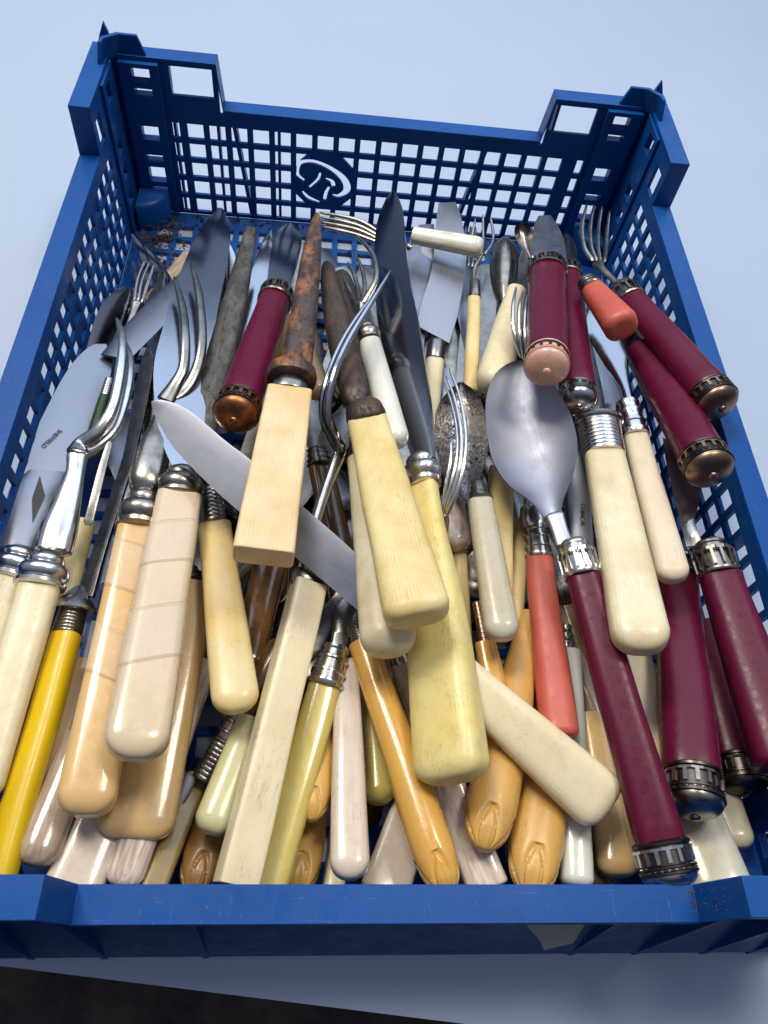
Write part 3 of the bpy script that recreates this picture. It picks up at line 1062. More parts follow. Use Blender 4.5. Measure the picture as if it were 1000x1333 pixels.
# ------------------------------------------------------------------ the cutlery
# each piece: butt position (mm), direction towards the tip, face normal, then its parts in its own frame (mm)
ITEMS = [
    ('carving_knife', 'broad carving knife at far left edge, cream handle, dark diamond stamp on its shoulder', 'knife', (-144.16, -148.02, 48.0), (0.0687, 0.9971, -0.0321), (0.3807, 0.0035, 0.9247),
     [('handle', (60.92, [(0, 14.49), (1, 14.27)], 'cream'), {'tr': 0.7, 'ex': 3.2, 'R': 0.8, 'seed': 1}),
      ('ferrule', ('ball', 60.92, 75.18, 18.26, 16.44, 'silver'), {'tr': 0.8, 'name': 'bolster'}),
      ('blade', ([(-6.61, 72.52), (-11.59, 89.62), (-12.24, 109.61), (-11.5, 136.55), (-9.34, 165.22), (-4.5, 183.04), (1.23, 187.76)], [(5.98, 74.68), (7.05, 94.36), (6.35, 115.72), (7.46, 137.95), (8.49, 160.15), (6.78, 178.64), (1.66, 187.48)], 'steel'), {'t': 1.8, 'spine': 'R'}),
      ('blade', ([(-7.98, 73.41), (-11.89, 97.57), (-8.7, 109.52)], [(5.98, 74.68), (7.98, 93.22), (6.2, 114.06)], 'steel'), {'t': 4.2, 'spine': 'C', 'name': 'shoulder', 'n': 10}),
      ('poly', ([(-3.87, 107.21), (0.76, 98.72), (-0.01, 85.95), (-3.48, 96.35)], 'ink', 2.2, 0.15, 'stamp'), {}),
      ('text', ('SHEFFIELD', -5.01, 127.23, 0.62, 2.6, -110), {'mat': 'ink', 'name': 'stamp'})], None),
    ('carving_fork', 'two tined carving fork with cream handle, between the broad carving knife and yellow handle', 'fork', (-127.15, -165.44, 56.0), (0.0359, 0.9989, 0.0313), (0.1817, -0.0373, 0.9826),
     [('handle', (70.39, [(0, 13.16), (1, 14.13)], 'cream'), {'tr': 0.7, 'ex': 3.0, 'R': 0.8, 'seed': 2}),
      ('ferrule', ('ball', 70.39, 84.08, 17.94, 13.95, 'silver'), {'tr': 0.85, 'name': 'bolster'}),
      ('path', ([(1.44, 83.96, 0.0, 12.85), (1.14, 94.11, 0.0, 13.09), (1.27, 107.45, 0.0, 9.91), (0.99, 119.58, 0.0, 7.15), (0.0, 127.67, 0.0, 8.45)], 'silver'), {'tr': 0.6, 'name': 'shank'}),
      ('path', ([(0.0, 127.67, 0.0, 9.05), (0.53, 132.97, 0.0, 6.09), (6.11, 137.65, 4.89, 4.87), (9.22, 148.26, 7.17, 4.32), (8.03, 168.81, 6.29, 4.16), (4.76, 187.95, 3.04, 3.65), (-0.27, 201.41, -0.37, 1.36)], 'silver'), {'tr': 0.8, 'name': 'tine'}),
      ('path', ([(0.93, 128.61, 0.0, 6.66), (5.74, 134.21, -1.18, 4.92), (11.01, 144.57, -0.52, 4.39), (11.45, 165.29, -1.1, 4.23), (9.07, 182.15, -4.12, 3.7), (4.96, 194.58, -7.32, 1.38)], 'silver'), {'tr': 0.8, 'name': 'tine'}),
      ('path', ([(10.82, 96.28, 3.01, 3.42), (11.08, 106.68, 4.77, 3.18), (11.0, 120.18, 5.34, 2.96), (11.29, 132.49, 6.02, 2.11)], 'steel_dark'), {'tr': 0.2, 'name': 'guard', 'ex': 4})], None),
    ('table_knife', 'yellow handled knife with threaded ferrule, blade standing on edge, at left', 'knife', (-117.1, -190.28, 52.0), (0.0341, 0.9991, -0.0264), (-0.2724, 0.0347, 0.9615),
     [('handle', (81.03, [(0, 10.39), (1, 10.89)], 'yellow'), {'tr': 0.85, 'ex': 2.4, 'R': 0.8, 'seed': 3}),
      ('ferrule', ('thread', 81.03, 91.81, 10.35, 9.47, 'silver_dark'), {'tr': 1.0, 'name': 'ferrule'}),
      ('ferrule', ('cone', 89.31, 100.41, 16.63, 11.34, 'silver'), {'tr': 0.9, 'name': 'bolster'}),
      ('blade', ([(-0.36, 97.08), (0.97, 116.59), (1.79, 138.86), (2.78, 162.73), (0.08, 192.88), (-1.09, 216.42), (0.28, 227.6)], [(6.71, 95.68), (6.77, 116.13), (7.84, 138.28), (8.39, 162.1), (7.73, 187.43), (5.6, 213.0), (0.68, 227.53)], 'steel_dark'), {'t': 2.0, 'spine': 'R'})], None),
    ('carving_fork', 'carving fork with dark curved tines and tape bound tan handle', 'fork', (-93.16, -171.43, 62.0), (-0.0092, 0.9993, -0.0358), (0.1736, 0.0369, 0.9841),
     [('handle', (101.33, [(0, 17.45), (1, 15.57)], 'tan_warm'), {'tr': 0.7, 'ex': 4.0, 'R': 0.8, 'seed': 4}),
      ('tape', (92.42, 73.69, (16.42, 17.97), 0.7, 4.0, -0.25), {}),
      ('tape', (57.72, 41.3, (18.41, 18.76), 0.7, 4.0, -0.35), {}),
      ('ferrule', ('ball', 100.67, 119.05, 17.85, 14.93, 'silver_dark'), {'tr': 1, 'name': 'bolster'}),
      ('path', ([(-1.58, 116.97, 0.0, 7.13), (-0.61, 123.76, 0.0, 13.85), (-0.14, 138.4, 0.0, 13.01), (0.52, 152.69, 0.0, 8.59), (0.78, 164.2, 0.0, 7.8)], 'silver_dark'), {'tr': 0.85, 'name': 'shank'}),
      ('path', ([(0.78, 164.2, 0.0, 9.1), (3.8, 173.71, 2.93, 5.92), (5.85, 181.66, 5.61, 4.97), (4.35, 197.76, 7.97, 4.4), (0.46, 218.82, 6.01, 3.87), (-5.74, 240.61, 3.68, 1.82)], 'steel_dark'), {'tr': 0.9, 'name': 'tine'}),
      ('path', ([(1.52, 165.67, 0.0, 7.17), (7.9, 172.36, 1.57, 5.94), (11.49, 183.99, 4.66, 5.03), (11.4, 200.41, 7.28, 4.45), (6.85, 229.29, 5.49, 3.95), (0.57, 253.49, 3.23, 1.87)], 'steel_dark'), {'tr': 0.9, 'name': 'tine'})], None),
    ('carving_knife', 'wide mirror bladed carving knife with beige taped handle lying uppermost at left', 'knife', (-77.92, -158.4, 78.0), (-0.0204, 0.9916, -0.1275), (0.1653, 0.1291, 0.9778),
     [('handle', (100.15, [(0, 18.83), (1, 16.22)], 'beige'), {'tr': 0.6, 'ex': 4.2, 'R': 0.85, 'seed': 5}),
      ('tape', (85.5, 67.75, (17.37, 17.72), 0.6, 4.2, 0.28), {}),
      ('tape', (49.6, 30.27, (18.48, 19.03), 0.6, 4.2, 0.3), {}),
      ('ferrule', ('ball', 99.41, 115.15, 16.2, 14.38, 'silver_dark'), {'tr': 0.8, 'name': 'bolster'}),
      ('blade', ([(-2.96, 113.8), (-11.87, 133.7), (-19.56, 169.33), (-19.92, 201.42), (-18.01, 245.29), (-12.42, 289.16), (-5.83, 312.86)], [(6.88, 114.56), (4.85, 144.28), (3.13, 175.57), (2.76, 220.58), (3.7, 267.39), (2.05, 295.29), (-3.25, 312.35)], 'steel_mirror'), {'t': 1.6, 'spine': 'R', 'dz': -2})], None),
    ('table_knife', 'knife with big rounded tan handle lying under the two tape bound handles', 'knife', (-81.06, -175.29, 46.0), (0.0446, 0.9988, -0.022), (0.101, 0.0174, 0.9947),
     [('handle', (91.0, [(0, 24.76), (1, 22.99)], 'tan_warm'), {'tr': 0.42, 'ex': 3.6, 'R': 0.55, 'seed': 6})], None),
    ('fish_knife', 'big cream handled knife, its grey blade crossing under the square ended steel handle', 'knife', (71.98, -166.45, 56.0), (-0.7585, 0.6386, 0.1298), (-0.098, -0.3088, 0.9461),
     [('handle', (66.6, [(0, 20.29), (1, 15.34)], 'cream'), {'tr': 0.62, 'ex': 3.4, 'R': 0.6, 'seed': 7}),
      ('ferrule', ('bands', 66.6, 79.12, 13.22, 11.72, 'silver'), {'tr': 0.7, 'name': 'ferrule'}),
      ('blade', ([(7.05, 92.12), (7.46, 105.13), (8.16, 126.44), (8.0, 146.71), (8.19, 170.18), (7.2, 184.28), (7.07, 196.23), (6.0, 206.16), (2.55, 213.73), (0.0, 215.65)], [(-5.52, 88.2), (-6.41, 92.77), (-6.5, 105.7), (-7.43, 136.34), (-8.71, 165.43), (-8.53, 181.38), (-7.4, 196.57), (-4.24, 207.97), (-2.14, 213.43), (-0.62, 215.42)], 'steel_satin'), {'t': 1.8, 'spine': 'L', 'n': 32})], None),
    ('sharpening_steel', 'orange rusted sharpening steel with square ended pale ivory handle', 'sharpening steel', (-44.53, -97.78, 93.0), (0.0487, 0.9935, -0.1028), (0.0578, 0.1, 0.9933),
     [('handle', (76.37, [(0, 19.8), (1, 17.19)], 'ivory_box'), {'tr': 0.5, 'ex': 9, 'R': 0.08, 'seed': 8}),
      ('ferrule', ('plain', 76.37, 84.18, 14.82, 14.47, 'steel_dark'), {'tr': 0.7, 'name': 'ferrule'}),
      ('ferrule', ('disc', 82.45, 89.58, 18.62, 18.9, 'rust'), {'tr': 0.9, 'name': 'guard'}),
      ('path', ([(1.38, 87.75, 0.0, 12.46), (1.06, 103.04, 0.0, 12.23), (0.92, 130.95, 0.0, 11.27), (0.3, 171.31, 0.0, 8.93), (0.13, 193.99, 0.0, 5.57), (-0.12, 205.64, 0.0, 2.27)], 'rust'), {'tr': 0.8, 'name': 'rod', 'n': 30})], None),
    ('sharpening_steel', 'dark brown sharpening steel with rounded yellowish ivory handle, centre of the pile', 'sharpening steel', (5.52, -117.85, 93.0), (-0.1683, 0.974, -0.1516), (-0.1612, 0.1245, 0.979),
     [('handle', (91.22, [(0, 21.72), (0.5, 18.97), (1, 15.64)], 'ivory'), {'tr': 0.6, 'ex': 3.4, 'R': 0.45, 'seed': 9}),
      ('ferrule', ('disc', 89.47, 100.21, 15.58, 14.72, 'rust_dark'), {'tr': 0.9, 'name': 'guard'}),
      ('path', ([(-1.9, 101.09, 0.0, 12.28), (-2.29, 125.4, 0.0, 12.27), (-2.06, 152.15, 0.0, 11.57), (-1.1, 181.77, 0.0, 9.71), (0.06, 199.7, 0.0, 6.68), (0.29, 206.46, 0.0, 3.01)], 'rust_dark'), {'tr': 0.8, 'name': 'rod', 'n': 30})], None),
    ('table_knife', 'cracked off white bone handle tucked under the rounded ivory steel handle', 'knife', (-1.88, -123.03, 76.0), (-0.0896, 0.9845, -0.1511), (-0.0847, 0.1436, 0.986),
     [('handle', (89.16, [(0, 19.2), (0.5, 16.37), (1, 13.72)], 'bone_white'), {'tr': 0.7, 'ex': 2.6, 'R': 0.8, 'seed': 10, 'bow': 2}),
      ('ferrule', ('bands', 89.16, 100.39, 12.48, 10.86, 'silver_dark'), {'tr': 1.0, 'name': 'ferrule'})], None),
    ('carving_knife', 'long carving knife with thick butter yellow handle and tall mirror blade, in the centre', 'knife', (17.98, -161.53, 70.0), (-0.0402, 0.9985, -0.0384), (-0.6181, 0.0054, 0.7861),
     [('handle', (113.65, [(0, 23.88), (0.35, 22.51), (1, 12.18)], 'butter'), {'tr': 0.62, 'ex': 3.4, 'R': 0.5, 'seed': 11}),
      ('ferrule', ('ball', 112.91, 129.24, 15.2, 13.79, 'silver'), {'tr': 0.85, 'name': 'bolster'}),
      ('blade', ([(-4.16, 131.18), (-10.27, 160.5), (-14.08, 195.86), (-15.66, 228.69), (-15.13, 263.63), (-11.57, 293.19), (-4.66, 309.49), (-0.98, 312.67)], [(6.74, 124.55), (7.61, 146.87), (7.26, 173.67), (6.11, 203.73), (4.19, 234.75), (4.22, 267.56), (4.05, 295.12), (0.42, 311.45)], 'steel_mirror'), {'t': 2.0, 'spine': 'R', 'n': 30})], None),
    ('dinner_fork', 'fork with slim white handle and ringed ferrule beside the tall mirror blade', 'fork', (2.24, -35.24, 74.0), (-0.1504, 0.9774, -0.1482), (-0.1301, 0.1291, 0.9831),
     [('handle', (65.0, [(0, 11.51), (1, 9.67)], 'white'), {'tr': 0.85, 'ex': 2.4, 'R': 0.9, 'seed': 12}),
      ('ferrule', ('ball', 65.0, 78.74, 10.71, 9.21, 'silver_dark'), {'tr': 1, 'name': 'ferrule'}),
      ('path', ([(-0.2, 77.45, 0.0, 2.47), (-0.18, 89.29, -0.76, 2.53), (0.9, 95.85, 0.11, 3.29)], 'silver_dark'), {'tr': 1, 'name': 'shank'}),
      ('path', ([(0.65, 94.32, -0.09, 2.92), (5.36, 99.91, 2.27, 2.93), (10.14, 107.72, 4.96, 2.59), (11.93, 125.07, 5.34, 2.29), (9.3, 137.59, 5.49, 1.95), (5.97, 146.95, 5.23, 1.19)], 'silver_dark'), {'tr': 1.0, 'name': 'tine'}),
      ('path', ([(0.82, 95.34, 0.05, 2.19), (4.48, 109.19, -0.3, 2.25), (5.43, 124.87, -0.08, 1.92), (3.86, 140.19, 0.37, 1.18)], 'silver_dark'), {'tr': 1.0, 'name': 'tine'}),
      ('path', ([(0.09, 95.38, 0.13, 2.19), (1.37, 112.02, -2.58, 2.27), (1.19, 126.15, -2.47, 1.94), (-0.12, 136.24, -2.84, 1.18)], 'silver_dark'), {'tr': 1.0, 'name': 'tine'}),
      ('path', ([(-0.81, 94.39, 0.08, 2.19), (-1.89, 108.59, -3.76, 1.88), (-3.42, 119.29, -4.01, 1.92), (-4.49, 128.59, -4.53, 1.17)], 'silver_dark'), {'tr': 1.0, 'name': 'tine'})], None),
    ('dinner_fork', 'fork with pearly white handle lying crosswise before the rear wall', 'fork', (54.58, 118.94, 50.0), (-0.9194, 0.3567, -0.1659), (-0.2999, -0.3626, 0.8824),
     [('handle', (39.59, [(0, 10.76), (1, 9.32)], 'pearl_white'), {'tr': 0.9, 'ex': 2.4, 'R': 0.8, 'seed': 13}),
      ('path', ([(-6.85, 38.68, 0.0, 4.23), (-7.1, 49.88, 0.0, 3.4), (-5.01, 58.74, 0.0, 6.85)], 'silver_dark'), {'tr': 0.6, 'name': 'shank'}),
      ('path', ([(-1.74, 58.85, 0.0, 2.14), (2.61, 71.32, 0.0, 2.16), (3.78, 83.42, 0.0, 2.18), (3.65, 97.67, 0.0, 1.32)], 'silver_dark'), {'tr': 0.8, 'name': 'tine'}),
      ('path', ([(-4.04, 58.59, 0.0, 2.14), (-0.24, 71.34, 0.0, 2.16), (0.9, 83.44, 0.0, 2.17), (0.91, 96.77, 0.0, 1.31)], 'silver_dark'), {'tr': 0.8, 'name': 'tine'}),
      ('path', ([(-5.9, 58.47, 0.0, 2.14), (-2.65, 71.51, 0.0, 2.16), (-1.97, 83.45, 0.0, 2.17), (-1.74, 95.42, 0.0, 1.31)], 'silver_dark'), {'tr': 0.8, 'name': 'tine'}),
      ('path', ([(-7.75, 58.34, 0.0, 2.14), (-5.49, 71.53, 0.0, 2.16), (-4.75, 83.02, 0.0, 2.17), (-4.3, 93.62, 0.0, 1.31)], 'silver_dark'), {'tr': 0.8, 'name': 'tine'})], None),
    ('carving_fork', 'carving fork with curved steel tines and long square edged cream handle', 'fork', (-46.51, -189.92, 62.0), (0.1696, 0.9854, 0.0124), (0.3496, -0.0719, 0.9341),
     [('handle', (98.65, [(0, 12.1), (1, 11.67)], 'cream'), {'tr': 0.8, 'ex': 10, 'R': 0.05, 'seed': 14}),
      ('ferrule', ('disc', 97.4, 104.31, 14.41, 12.92, 'steel_dark'), {'tr': 0.6, 'name': 'bolster'}),
      ('path', ([(-3.38, 102.98, 0.0, 4.47), (-3.38, 116.02, 0.0, 4.29), (-2.85, 131.73, 0.0, 4.43), (-1.38, 148.86, 0.0, 4.88), (0.0, 161.49, 0.0, 5.62)], 'silver'), {'tr': 0.8, 'name': 'shank'}),
      ('path', ([(0.15, 160.78, 0.0, 4.99), (-6.43, 160.19, 8.27, 3.33), (-13.04, 164.89, 14.25, 2.68), (-15.75, 177.56, 19.46, 2.7), (-14.23, 195.28, 21.95, 2.46), (-9.23, 219.47, 23.54, 2.25), (-3.93, 244.43, 23.09, 1.01)], 'steel_mirror'), {'tr': 0.9, 'name': 'tine', 'n': 40}),
      ('path', ([(-0.32, 159.76, 0.0, 3.73), (-7.2, 161.94, 3.67, 2.76), (-13.9, 165.62, 9.62, 2.42), (-16.83, 176.39, 14.79, 2.42), (-15.71, 196.26, 17.09, 2.18), (-11.34, 216.66, 18.49, 1.94), (-4.73, 238.28, 18.58, 1.01)], 'steel_mirror'), {'tr': 0.9, 'name': 'tine', 'n': 40})], None),
    ('table_knife', 'knife with yellowed bone handle hanging beside the cream square edged handle', 'knife', (-50.71, -139.63, 64.0), (-0.2108, 0.97, -0.1208), (-0.0132, 0.1207, 0.9926),
     [('handle', (77.77, [(0, 15.96), (1, 12.49)], 'bone_yellow'), {'tr': 0.55, 'ex': 2.8, 'R': 0.9, 'seed': 15}),
      ('ferrule', ('thread', 77.77, 95.11, 9.52, 8.63, 'silver_dark'), {'tr': 1.0, 'name': 'ferrule'})], None),
    ('table_knife', 'maroon handle with orange brown domed cap, left of the rusty steel', 'knife', (-60.72, -35.62, 84.0), (0.0877, 0.9614, -0.2608), (0.1709, 0.2434, 0.9547),
     [('cap', (17.37, 'copper_dark', 'copper_rust', 0.42, 0.26), {}),
      ('handle', (94.75, [(0, 16.41), (1, 14.42)], 'maroon'), {'tr': 0.95, 'ex': 2.6, 'R': 0.1, 'seed': 16, 'y0': 10.5}),
      ('ferrule', ('crown', 94.75, 107.97, 15.14, 14.08, 'silver_dark'), {'tr': 1.0, 'name': 'ferrule'}),
      ('blade', ([(-5.71, 106.61), (-8.95, 134.78), (-11.09, 167.45), (-7.81, 184.81)], [(4.28, 110.19), (4.76, 139.15), (2.95, 170.12), (-1.33, 188.49)], 'steel_mirror'), {'t': 1.4, 'spine': 'C'})], 'maroon handled pieces with ornate caps'),
    ('sharpening_steel', 'long grey ridged steel rod left of the orange brown capped maroon handle', 'sharpening steel', (-79.0, -23.89, 54.0), (0.0563, 0.9954, -0.0776), (0.1039, 0.0714, 0.992),
     [('path', ([(0.0, 0.0, 0.0, 14.67), (0.47, 20.12, 0.0, 13.92), (1.05, 49.5, 0.0, 13.29), (1.17, 87.97, 0.0, 11.96), (0.64, 128.49, 0.0, 8.77), (0.21, 150.44, 0.0, 6.6), (-0.0, 154.68, 0.0, 4.15)], 'grey_rod'), {'tr': 0.55, 'name': 'rod', 'n': 30, 'ex': 3})], None),
    ('table_knife', 'small tan handle end peeping from under the orange rusted steel', 'knife', (-29.51, -1.37, 62.0), (-0.1482, 0.9321, -0.3304), (-0.1166, 0.3153, 0.9418),
     [('handle', (47.91, [(0, 10.86), (1, 9.54)], 'tan'), {'tr': 0.9, 'ex': 2.2, 'R': 0.9, 'seed': 17})], None),
    ('table_knife', 'amber coloured handle lying deep between the maroon handle and rusty steel', 'knife', (-49.75, 12.59, 46.0), (0.0098, 0.9672, -0.2537), (0.0444, 0.2531, 0.9664),
     [('handle', (70.48, [(0, 9.07), (1, 8.84)], 'amber'), {'tr': 0.9, 'ex': 2.2, 'R': 0.9, 'seed': 18})], None),
    ('table_knife', 'pale pinkish handle end under the orange brown capped maroon handle', 'knife', (-56.2, -30.9, 50.0), (0.0848, 0.9635, -0.2538), (0.1042, 0.2447, 0.964),
     [('handle', (44.08, [(0, 11.55), (1, 10.63)], 'pinkish'), {'tr': 0.8, 'ex': 2.4, 'R': 0.9, 'seed': 19})], None),
    ('table_knife', 'knife with wide blade leaning upright near the middle of the rear wall', 'knife', (23.1, 8.36, 30.0), (0.1154, 0.9921, 0.0483), (-0.0565, -0.0419, 0.9975),
     [('handle', (43.17, [(0, 9.56), (1, 9.35)], 'ivory_pale'), {'tr': 0.8, 'ex': 2.4, 'R': 0.8, 'seed': 20}),
      ('ferrule', ('plain', 43.17, 54.58, 9.35, 11.08, 'steel_dark'), {'tr': 1.0, 'name': 'ferrule'}),
      ('blade', ([(-11.45, 65.36), (-10.08, 82.22), (-7.22, 103.02), (-6.55, 121.41), (-7.21, 146.98), (-7.14, 163.86)], [(6.52, 56.39), (9.87, 79.78), (11.71, 112.15), (11.27, 127.53), (7.15, 152.78), (2.66, 166.95)], 'steel_satin'), {'t': 1.5, 'spine': 'L'})], None),
    ('table_knife', 'dull round ended blade behind the tall mirror blade', 'knife', (14.2, 36.71, 30.0), (0.1328, 0.9911, 0.0), (-0.017, 0.0023, 0.9999),
     [('blade', ([(-6.46, 9.1), (-9.09, 53.59), (-10.77, 104.46), (-6.51, 124.44)], [(5.83, 11.66), (4.8, 56.68), (4.65, 101.32), (1.92, 127.23)], 'steel_satin'), {'t': 1.4, 'spine': 'C'})], None),
    ('dinner_fork', 'fork with thin ivory handle standing beside the wide blade at centre back', 'fork', (40.42, 15.55, 50.0), (0.1096, 0.9922, -0.0586), (-0.0613, 0.0656, 0.996),
     [('handle', (69.11, [(0, 7.11), (1, 6.76)], 'ivory'), {'tr': 0.9, 'ex': 2.4, 'R': 0.6, 'seed': 21}),
      ('ferrule', ('plain', 67.86, 81.81, 7.14, 6.48, 'silver_dark'), {'tr': 1.0, 'name': 'ferrule'}),
      ('path', ([(-0.45, 80.45, 0.0, 2.43), (-0.35, 93.62, 0.0, 2.06), (2.92, 103.71, 1.89, 2.5)], 'silver_dark'), {'tr': 1, 'name': 'shank'}),
      ('path', ([(1.31, 100.8, 1.83, 2.08), (-2.82, 111.37, 2.73, 1.68), (-1.58, 130.87, 5.8, 1.29)], 'silver_dark'), {'tr': 1.0, 'name': 'tine'}),
      ('path', ([(2.95, 102.45, 1.81, 2.08), (3.48, 114.82, 2.51, 1.69), (2.66, 135.35, 5.78, 1.3)], 'silver_dark'), {'tr': 1.0, 'name': 'tine'}),
      ('path', ([(4.6, 104.1, 1.8, 2.09), (9.0, 118.1, 2.32, 1.7), (7.06, 134.37, 5.42, 1.3)], 'silver_dark'), {'tr': 1.0, 'name': 'tine'})], None),
    ('table_knife', 'pale ivory handle, round end toward the viewer, behind the big spoon', 'knife', (47.16, 8.41, 62.0), (0.2712, 0.9438, -0.1889), (0.0314, 0.1875, 0.9818),
     [('handle', (88.55, [(0, 16.41), (0.5, 14.93), (1, 10.52)], 'cream'), {'tr': 0.9, 'ex': 2.3, 'R': 0.9, 'seed': 22})], None),
    ('dinner_fork', 'silver fork with four tines pointing upward beside the pink capped maroon handle', 'fork', (74.75, 4.3, 40.0), (-0.1484, 0.8713, 0.4677), (-0.1289, -0.486, 0.8644),
     [('path', ([(0.14, 7.32, 0.0, 3.62), (-0.31, 22.08, 0.0, 3.63), (-4.87, 29.03, 15.41, 5.56)], 'silver'), {'tr': 0.5, 'name': 'shank'}),
      ('path', ([(-7.7, 31.0, 17.26, 1.73), (-9.91, 42.96, 18.2, 1.73), (-8.09, 55.66, 13.25, 1.75), (-3.81, 68.05, 3.32, 1.09)], 'silver'), {'tr': 1.0, 'name': 'tine'}),
      ('path', ([(-6.63, 29.29, 17.96, 1.72), (-7.43, 41.12, 18.67, 1.72), (-5.48, 54.2, 13.49, 1.75), (-0.95, 65.61, 4.04, 1.08)], 'silver'), {'tr': 1.0, 'name': 'tine'}),
      ('path', ([(-5.04, 28.36, 18.12, 1.72), (-5.31, 39.32, 19.19, 1.72), (-3.06, 51.89, 14.22, 1.75), (0.61, 62.34, 5.47, 1.08)], 'silver'), {'tr': 1.0, 'name': 'tine'}),
      ('path', ([(-3.28, 28.24, 17.81, 1.72), (-3.19, 37.52, 19.71, 1.72), (-1.19, 48.76, 15.52, 1.74), (1.69, 58.69, 7.22, 1.07)], 'silver'), {'tr': 1.0, 'name': 'tine'})], None),
    ('tea_spoon', 'dark silver spoon bowl standing upside down at centre back', 'spoon', (65.67, 74.82, 34.0), (0.0894, 0.9956, 0.0265), (-0.0975, -0.0177, 0.9951),
     [('path', ([(0.4, 0.04, 0.0, 2.83), (0.0, 19.91, 0.0, 3.32)], 'silver_dark'), {'tr': 0.7, 'name': 'shank'}),
      ('bowl', ([(-1.24, 16.89), (-5.9, 33.04), (-7.34, 52.74), (-5.27, 67.13), (0.0, 74.24)], [(2.06, 17.19), (6.74, 34.19), (8.21, 54.15), (6.15, 68.17), (0.89, 74.32)], 'silver_dark'), {'depth': -5})], None),
    ('tea_spoon', 'narrow spoon leaning on the rear wall left of the pink capped maroon handle', 'spoon', (93.51, 107.06, 34.0), (-0.2557, 0.9446, 0.2057), (-0.1945, -0.2587, 0.9462),
     [('path', ([(-0.0, -0.0, 0.0, 2.55), (-0.37, 15.6, 0.0, 2.58), (-0.92, 25.23, 0.0, 2.6)], 'silver_dark'), {'tr': 0.7, 'name': 'shank'}),
      ('bowl', ([(-3.65, 25.06), (-6.13, 35.98), (-5.23, 44.88), (-0.83, 48.89)], [(-0.41, 24.01), (2.5, 34.79), (3.31, 43.17), (0.41, 48.48)], 'silver_dark'), {'depth': 4})], None),
    ('table_knife', 'maroon handle with pink domed cap pointing at the viewer, broad blade behind', 'knife', (60.22, -9.71, 94.0), (0.2031, 0.9419, -0.2676), (-0.0848, 0.2892, 0.9535),
     [('cap', (17.78, 'copper_pink', 'copper_pink', 0.4, 0.22), {}),
      ('handle', (91.44, [(0, 17.08), (1, 17.28)], 'maroon'), {'tr': 0.95, 'ex': 2.6, 'R': 0.1, 'seed': 23, 'y0': 10.25}),
      ('ferrule', ('crown', 91.44, 102.59, 18.03, 16.9, 'silver_dark'), {'tr': 1.0, 'name': 'ferrule'}),
      ('blade', ([(-6.67, 99.4), (-7.53, 129.21), (-7.54, 155.94), (-5.21, 174.55)], [(9.94, 100.8), (8.94, 134.64), (5.94, 158.67), (1.75, 175.97)], 'steel_satin'), {'t': 1.5, 'spine': 'R'})], 'maroon handled pieces with ornate caps'),
    ('table_knife', 'maroon handle with silver domed cap behind the pink capped one', 'knife', (81.12, -7.86, 72.0), (0.1551, 0.9675, -0.1997), (-0.1805, 0.2265, 0.9571),
     [('cap', (15.78, 'silver_dark', 'silver', 0.42, 0.26), {}),
      ('handle', (109.65, [(0, 15.39), (1, 14.63)], 'maroon'), {'tr': 0.95, 'ex': 2.6, 'R': 0.1, 'seed': 24, 'y0': 9.85}),
      ('ferrule', ('crown', 109.65, 122.39, 15.45, 14.13, 'silver_dark'), {'tr': 1.0, 'name': 'ferrule'}),
      ('blade', ([(-4.89, 120.86), (-2.75, 144.96), (1.46, 163.99)], [(5.51, 118.79), (6.91, 144.52), (3.63, 163.88)], 'steel_dark'), {'t': 1.4, 'spine': 'C'})], 'maroon handled pieces with ornate caps'),
    ('serving_spoon', 'large steel serving spoon with long maroon handle ending in a silver cap at the front', 'spoon', (85.76, -191.32, 64.0), (-0.137, 0.9894, 0.048), (-0.273, -0.0844, 0.9583),
     [('cap', (17.64, 'copper_dark', 'silver', 0.56, 0.24), {}),
      ('handle', (105.08, [(0, 15.46), (1, 12.27)], 'maroon'), {'tr': 0.85, 'ex': 3.4, 'R': 0.1, 'seed': 25, 'y0': 12.06}),
      ('ferrule', ('crown', 104.49, 119.45, 13.12, 11.11, 'silver'), {'tr': 1.0, 'name': 'ferrule'}),
      ('path', ([(-3.18, 118.03, 0.0, 7.59), (-3.54, 124.71, 0.0, 6.79), (-3.88, 132.91, 0.0, 7.78)], 'steel_satin'), {'tr': 0.35, 'name': 'shank', 'ex': 3}),
      ('bowl', ([(-7.26, 128.92), (-10.8, 139.38), (-18.1, 149.3), (-21.74, 161.6), (-21.13, 176.8), (-18.28, 192.12), (-12.12, 203.83), (-4.33, 208.5), (0.73, 208.36)], [(-0.85, 129.48), (0.23, 136.08), (7.49, 147.76), (12.66, 160.43), (13.88, 173.51), (12.66, 183.75), (10.17, 194.67), (6.48, 204.14), (2.0, 207.99)], 'steel_dull'), {'depth': 5.5, 't': 1.4})], 'maroon handled pieces with ornate caps'),
    ('table_knife', 'plain grey blade with stamped lettering lying under the big spoon', 'knife', (84.8, -91.14, 44.0), (0.0301, 0.9959, 0.0851), (-0.1831, -0.0782, 0.98),
     [('handle', (9.8, [(0, 12.27), (1, 11.21)], 'ivory'), {'tr': 0.6, 'ex': 3, 'R': 0.6, 'seed': 26}),
      ('blade', ([(-7.61, 13.15), (-7.1, 33.93), (-6.56, 56.05), (-2.6, 79.59), (-0.18, 91.92)], [(1.12, 14.48), (2.08, 33.86), (3.24, 55.92), (4.14, 79.45), (0.88, 92.32)], 'steel_satin'), {'t': 1.4, 'spine': 'C'}),
      ('text', ('CHINCAL', -1.43, 44.02, 0.9, 2.6, -95), {'mat': 'ink', 'name': 'stamp'})], None),
    ('carving_knife', 'knife with wide lined white ivory handle and wire wrapped silver ferrule', 'knife', (83.52, -121.11, 80.0), (0.0739, 0.9878, -0.1367), (-0.203, 0.1491, 0.9678),
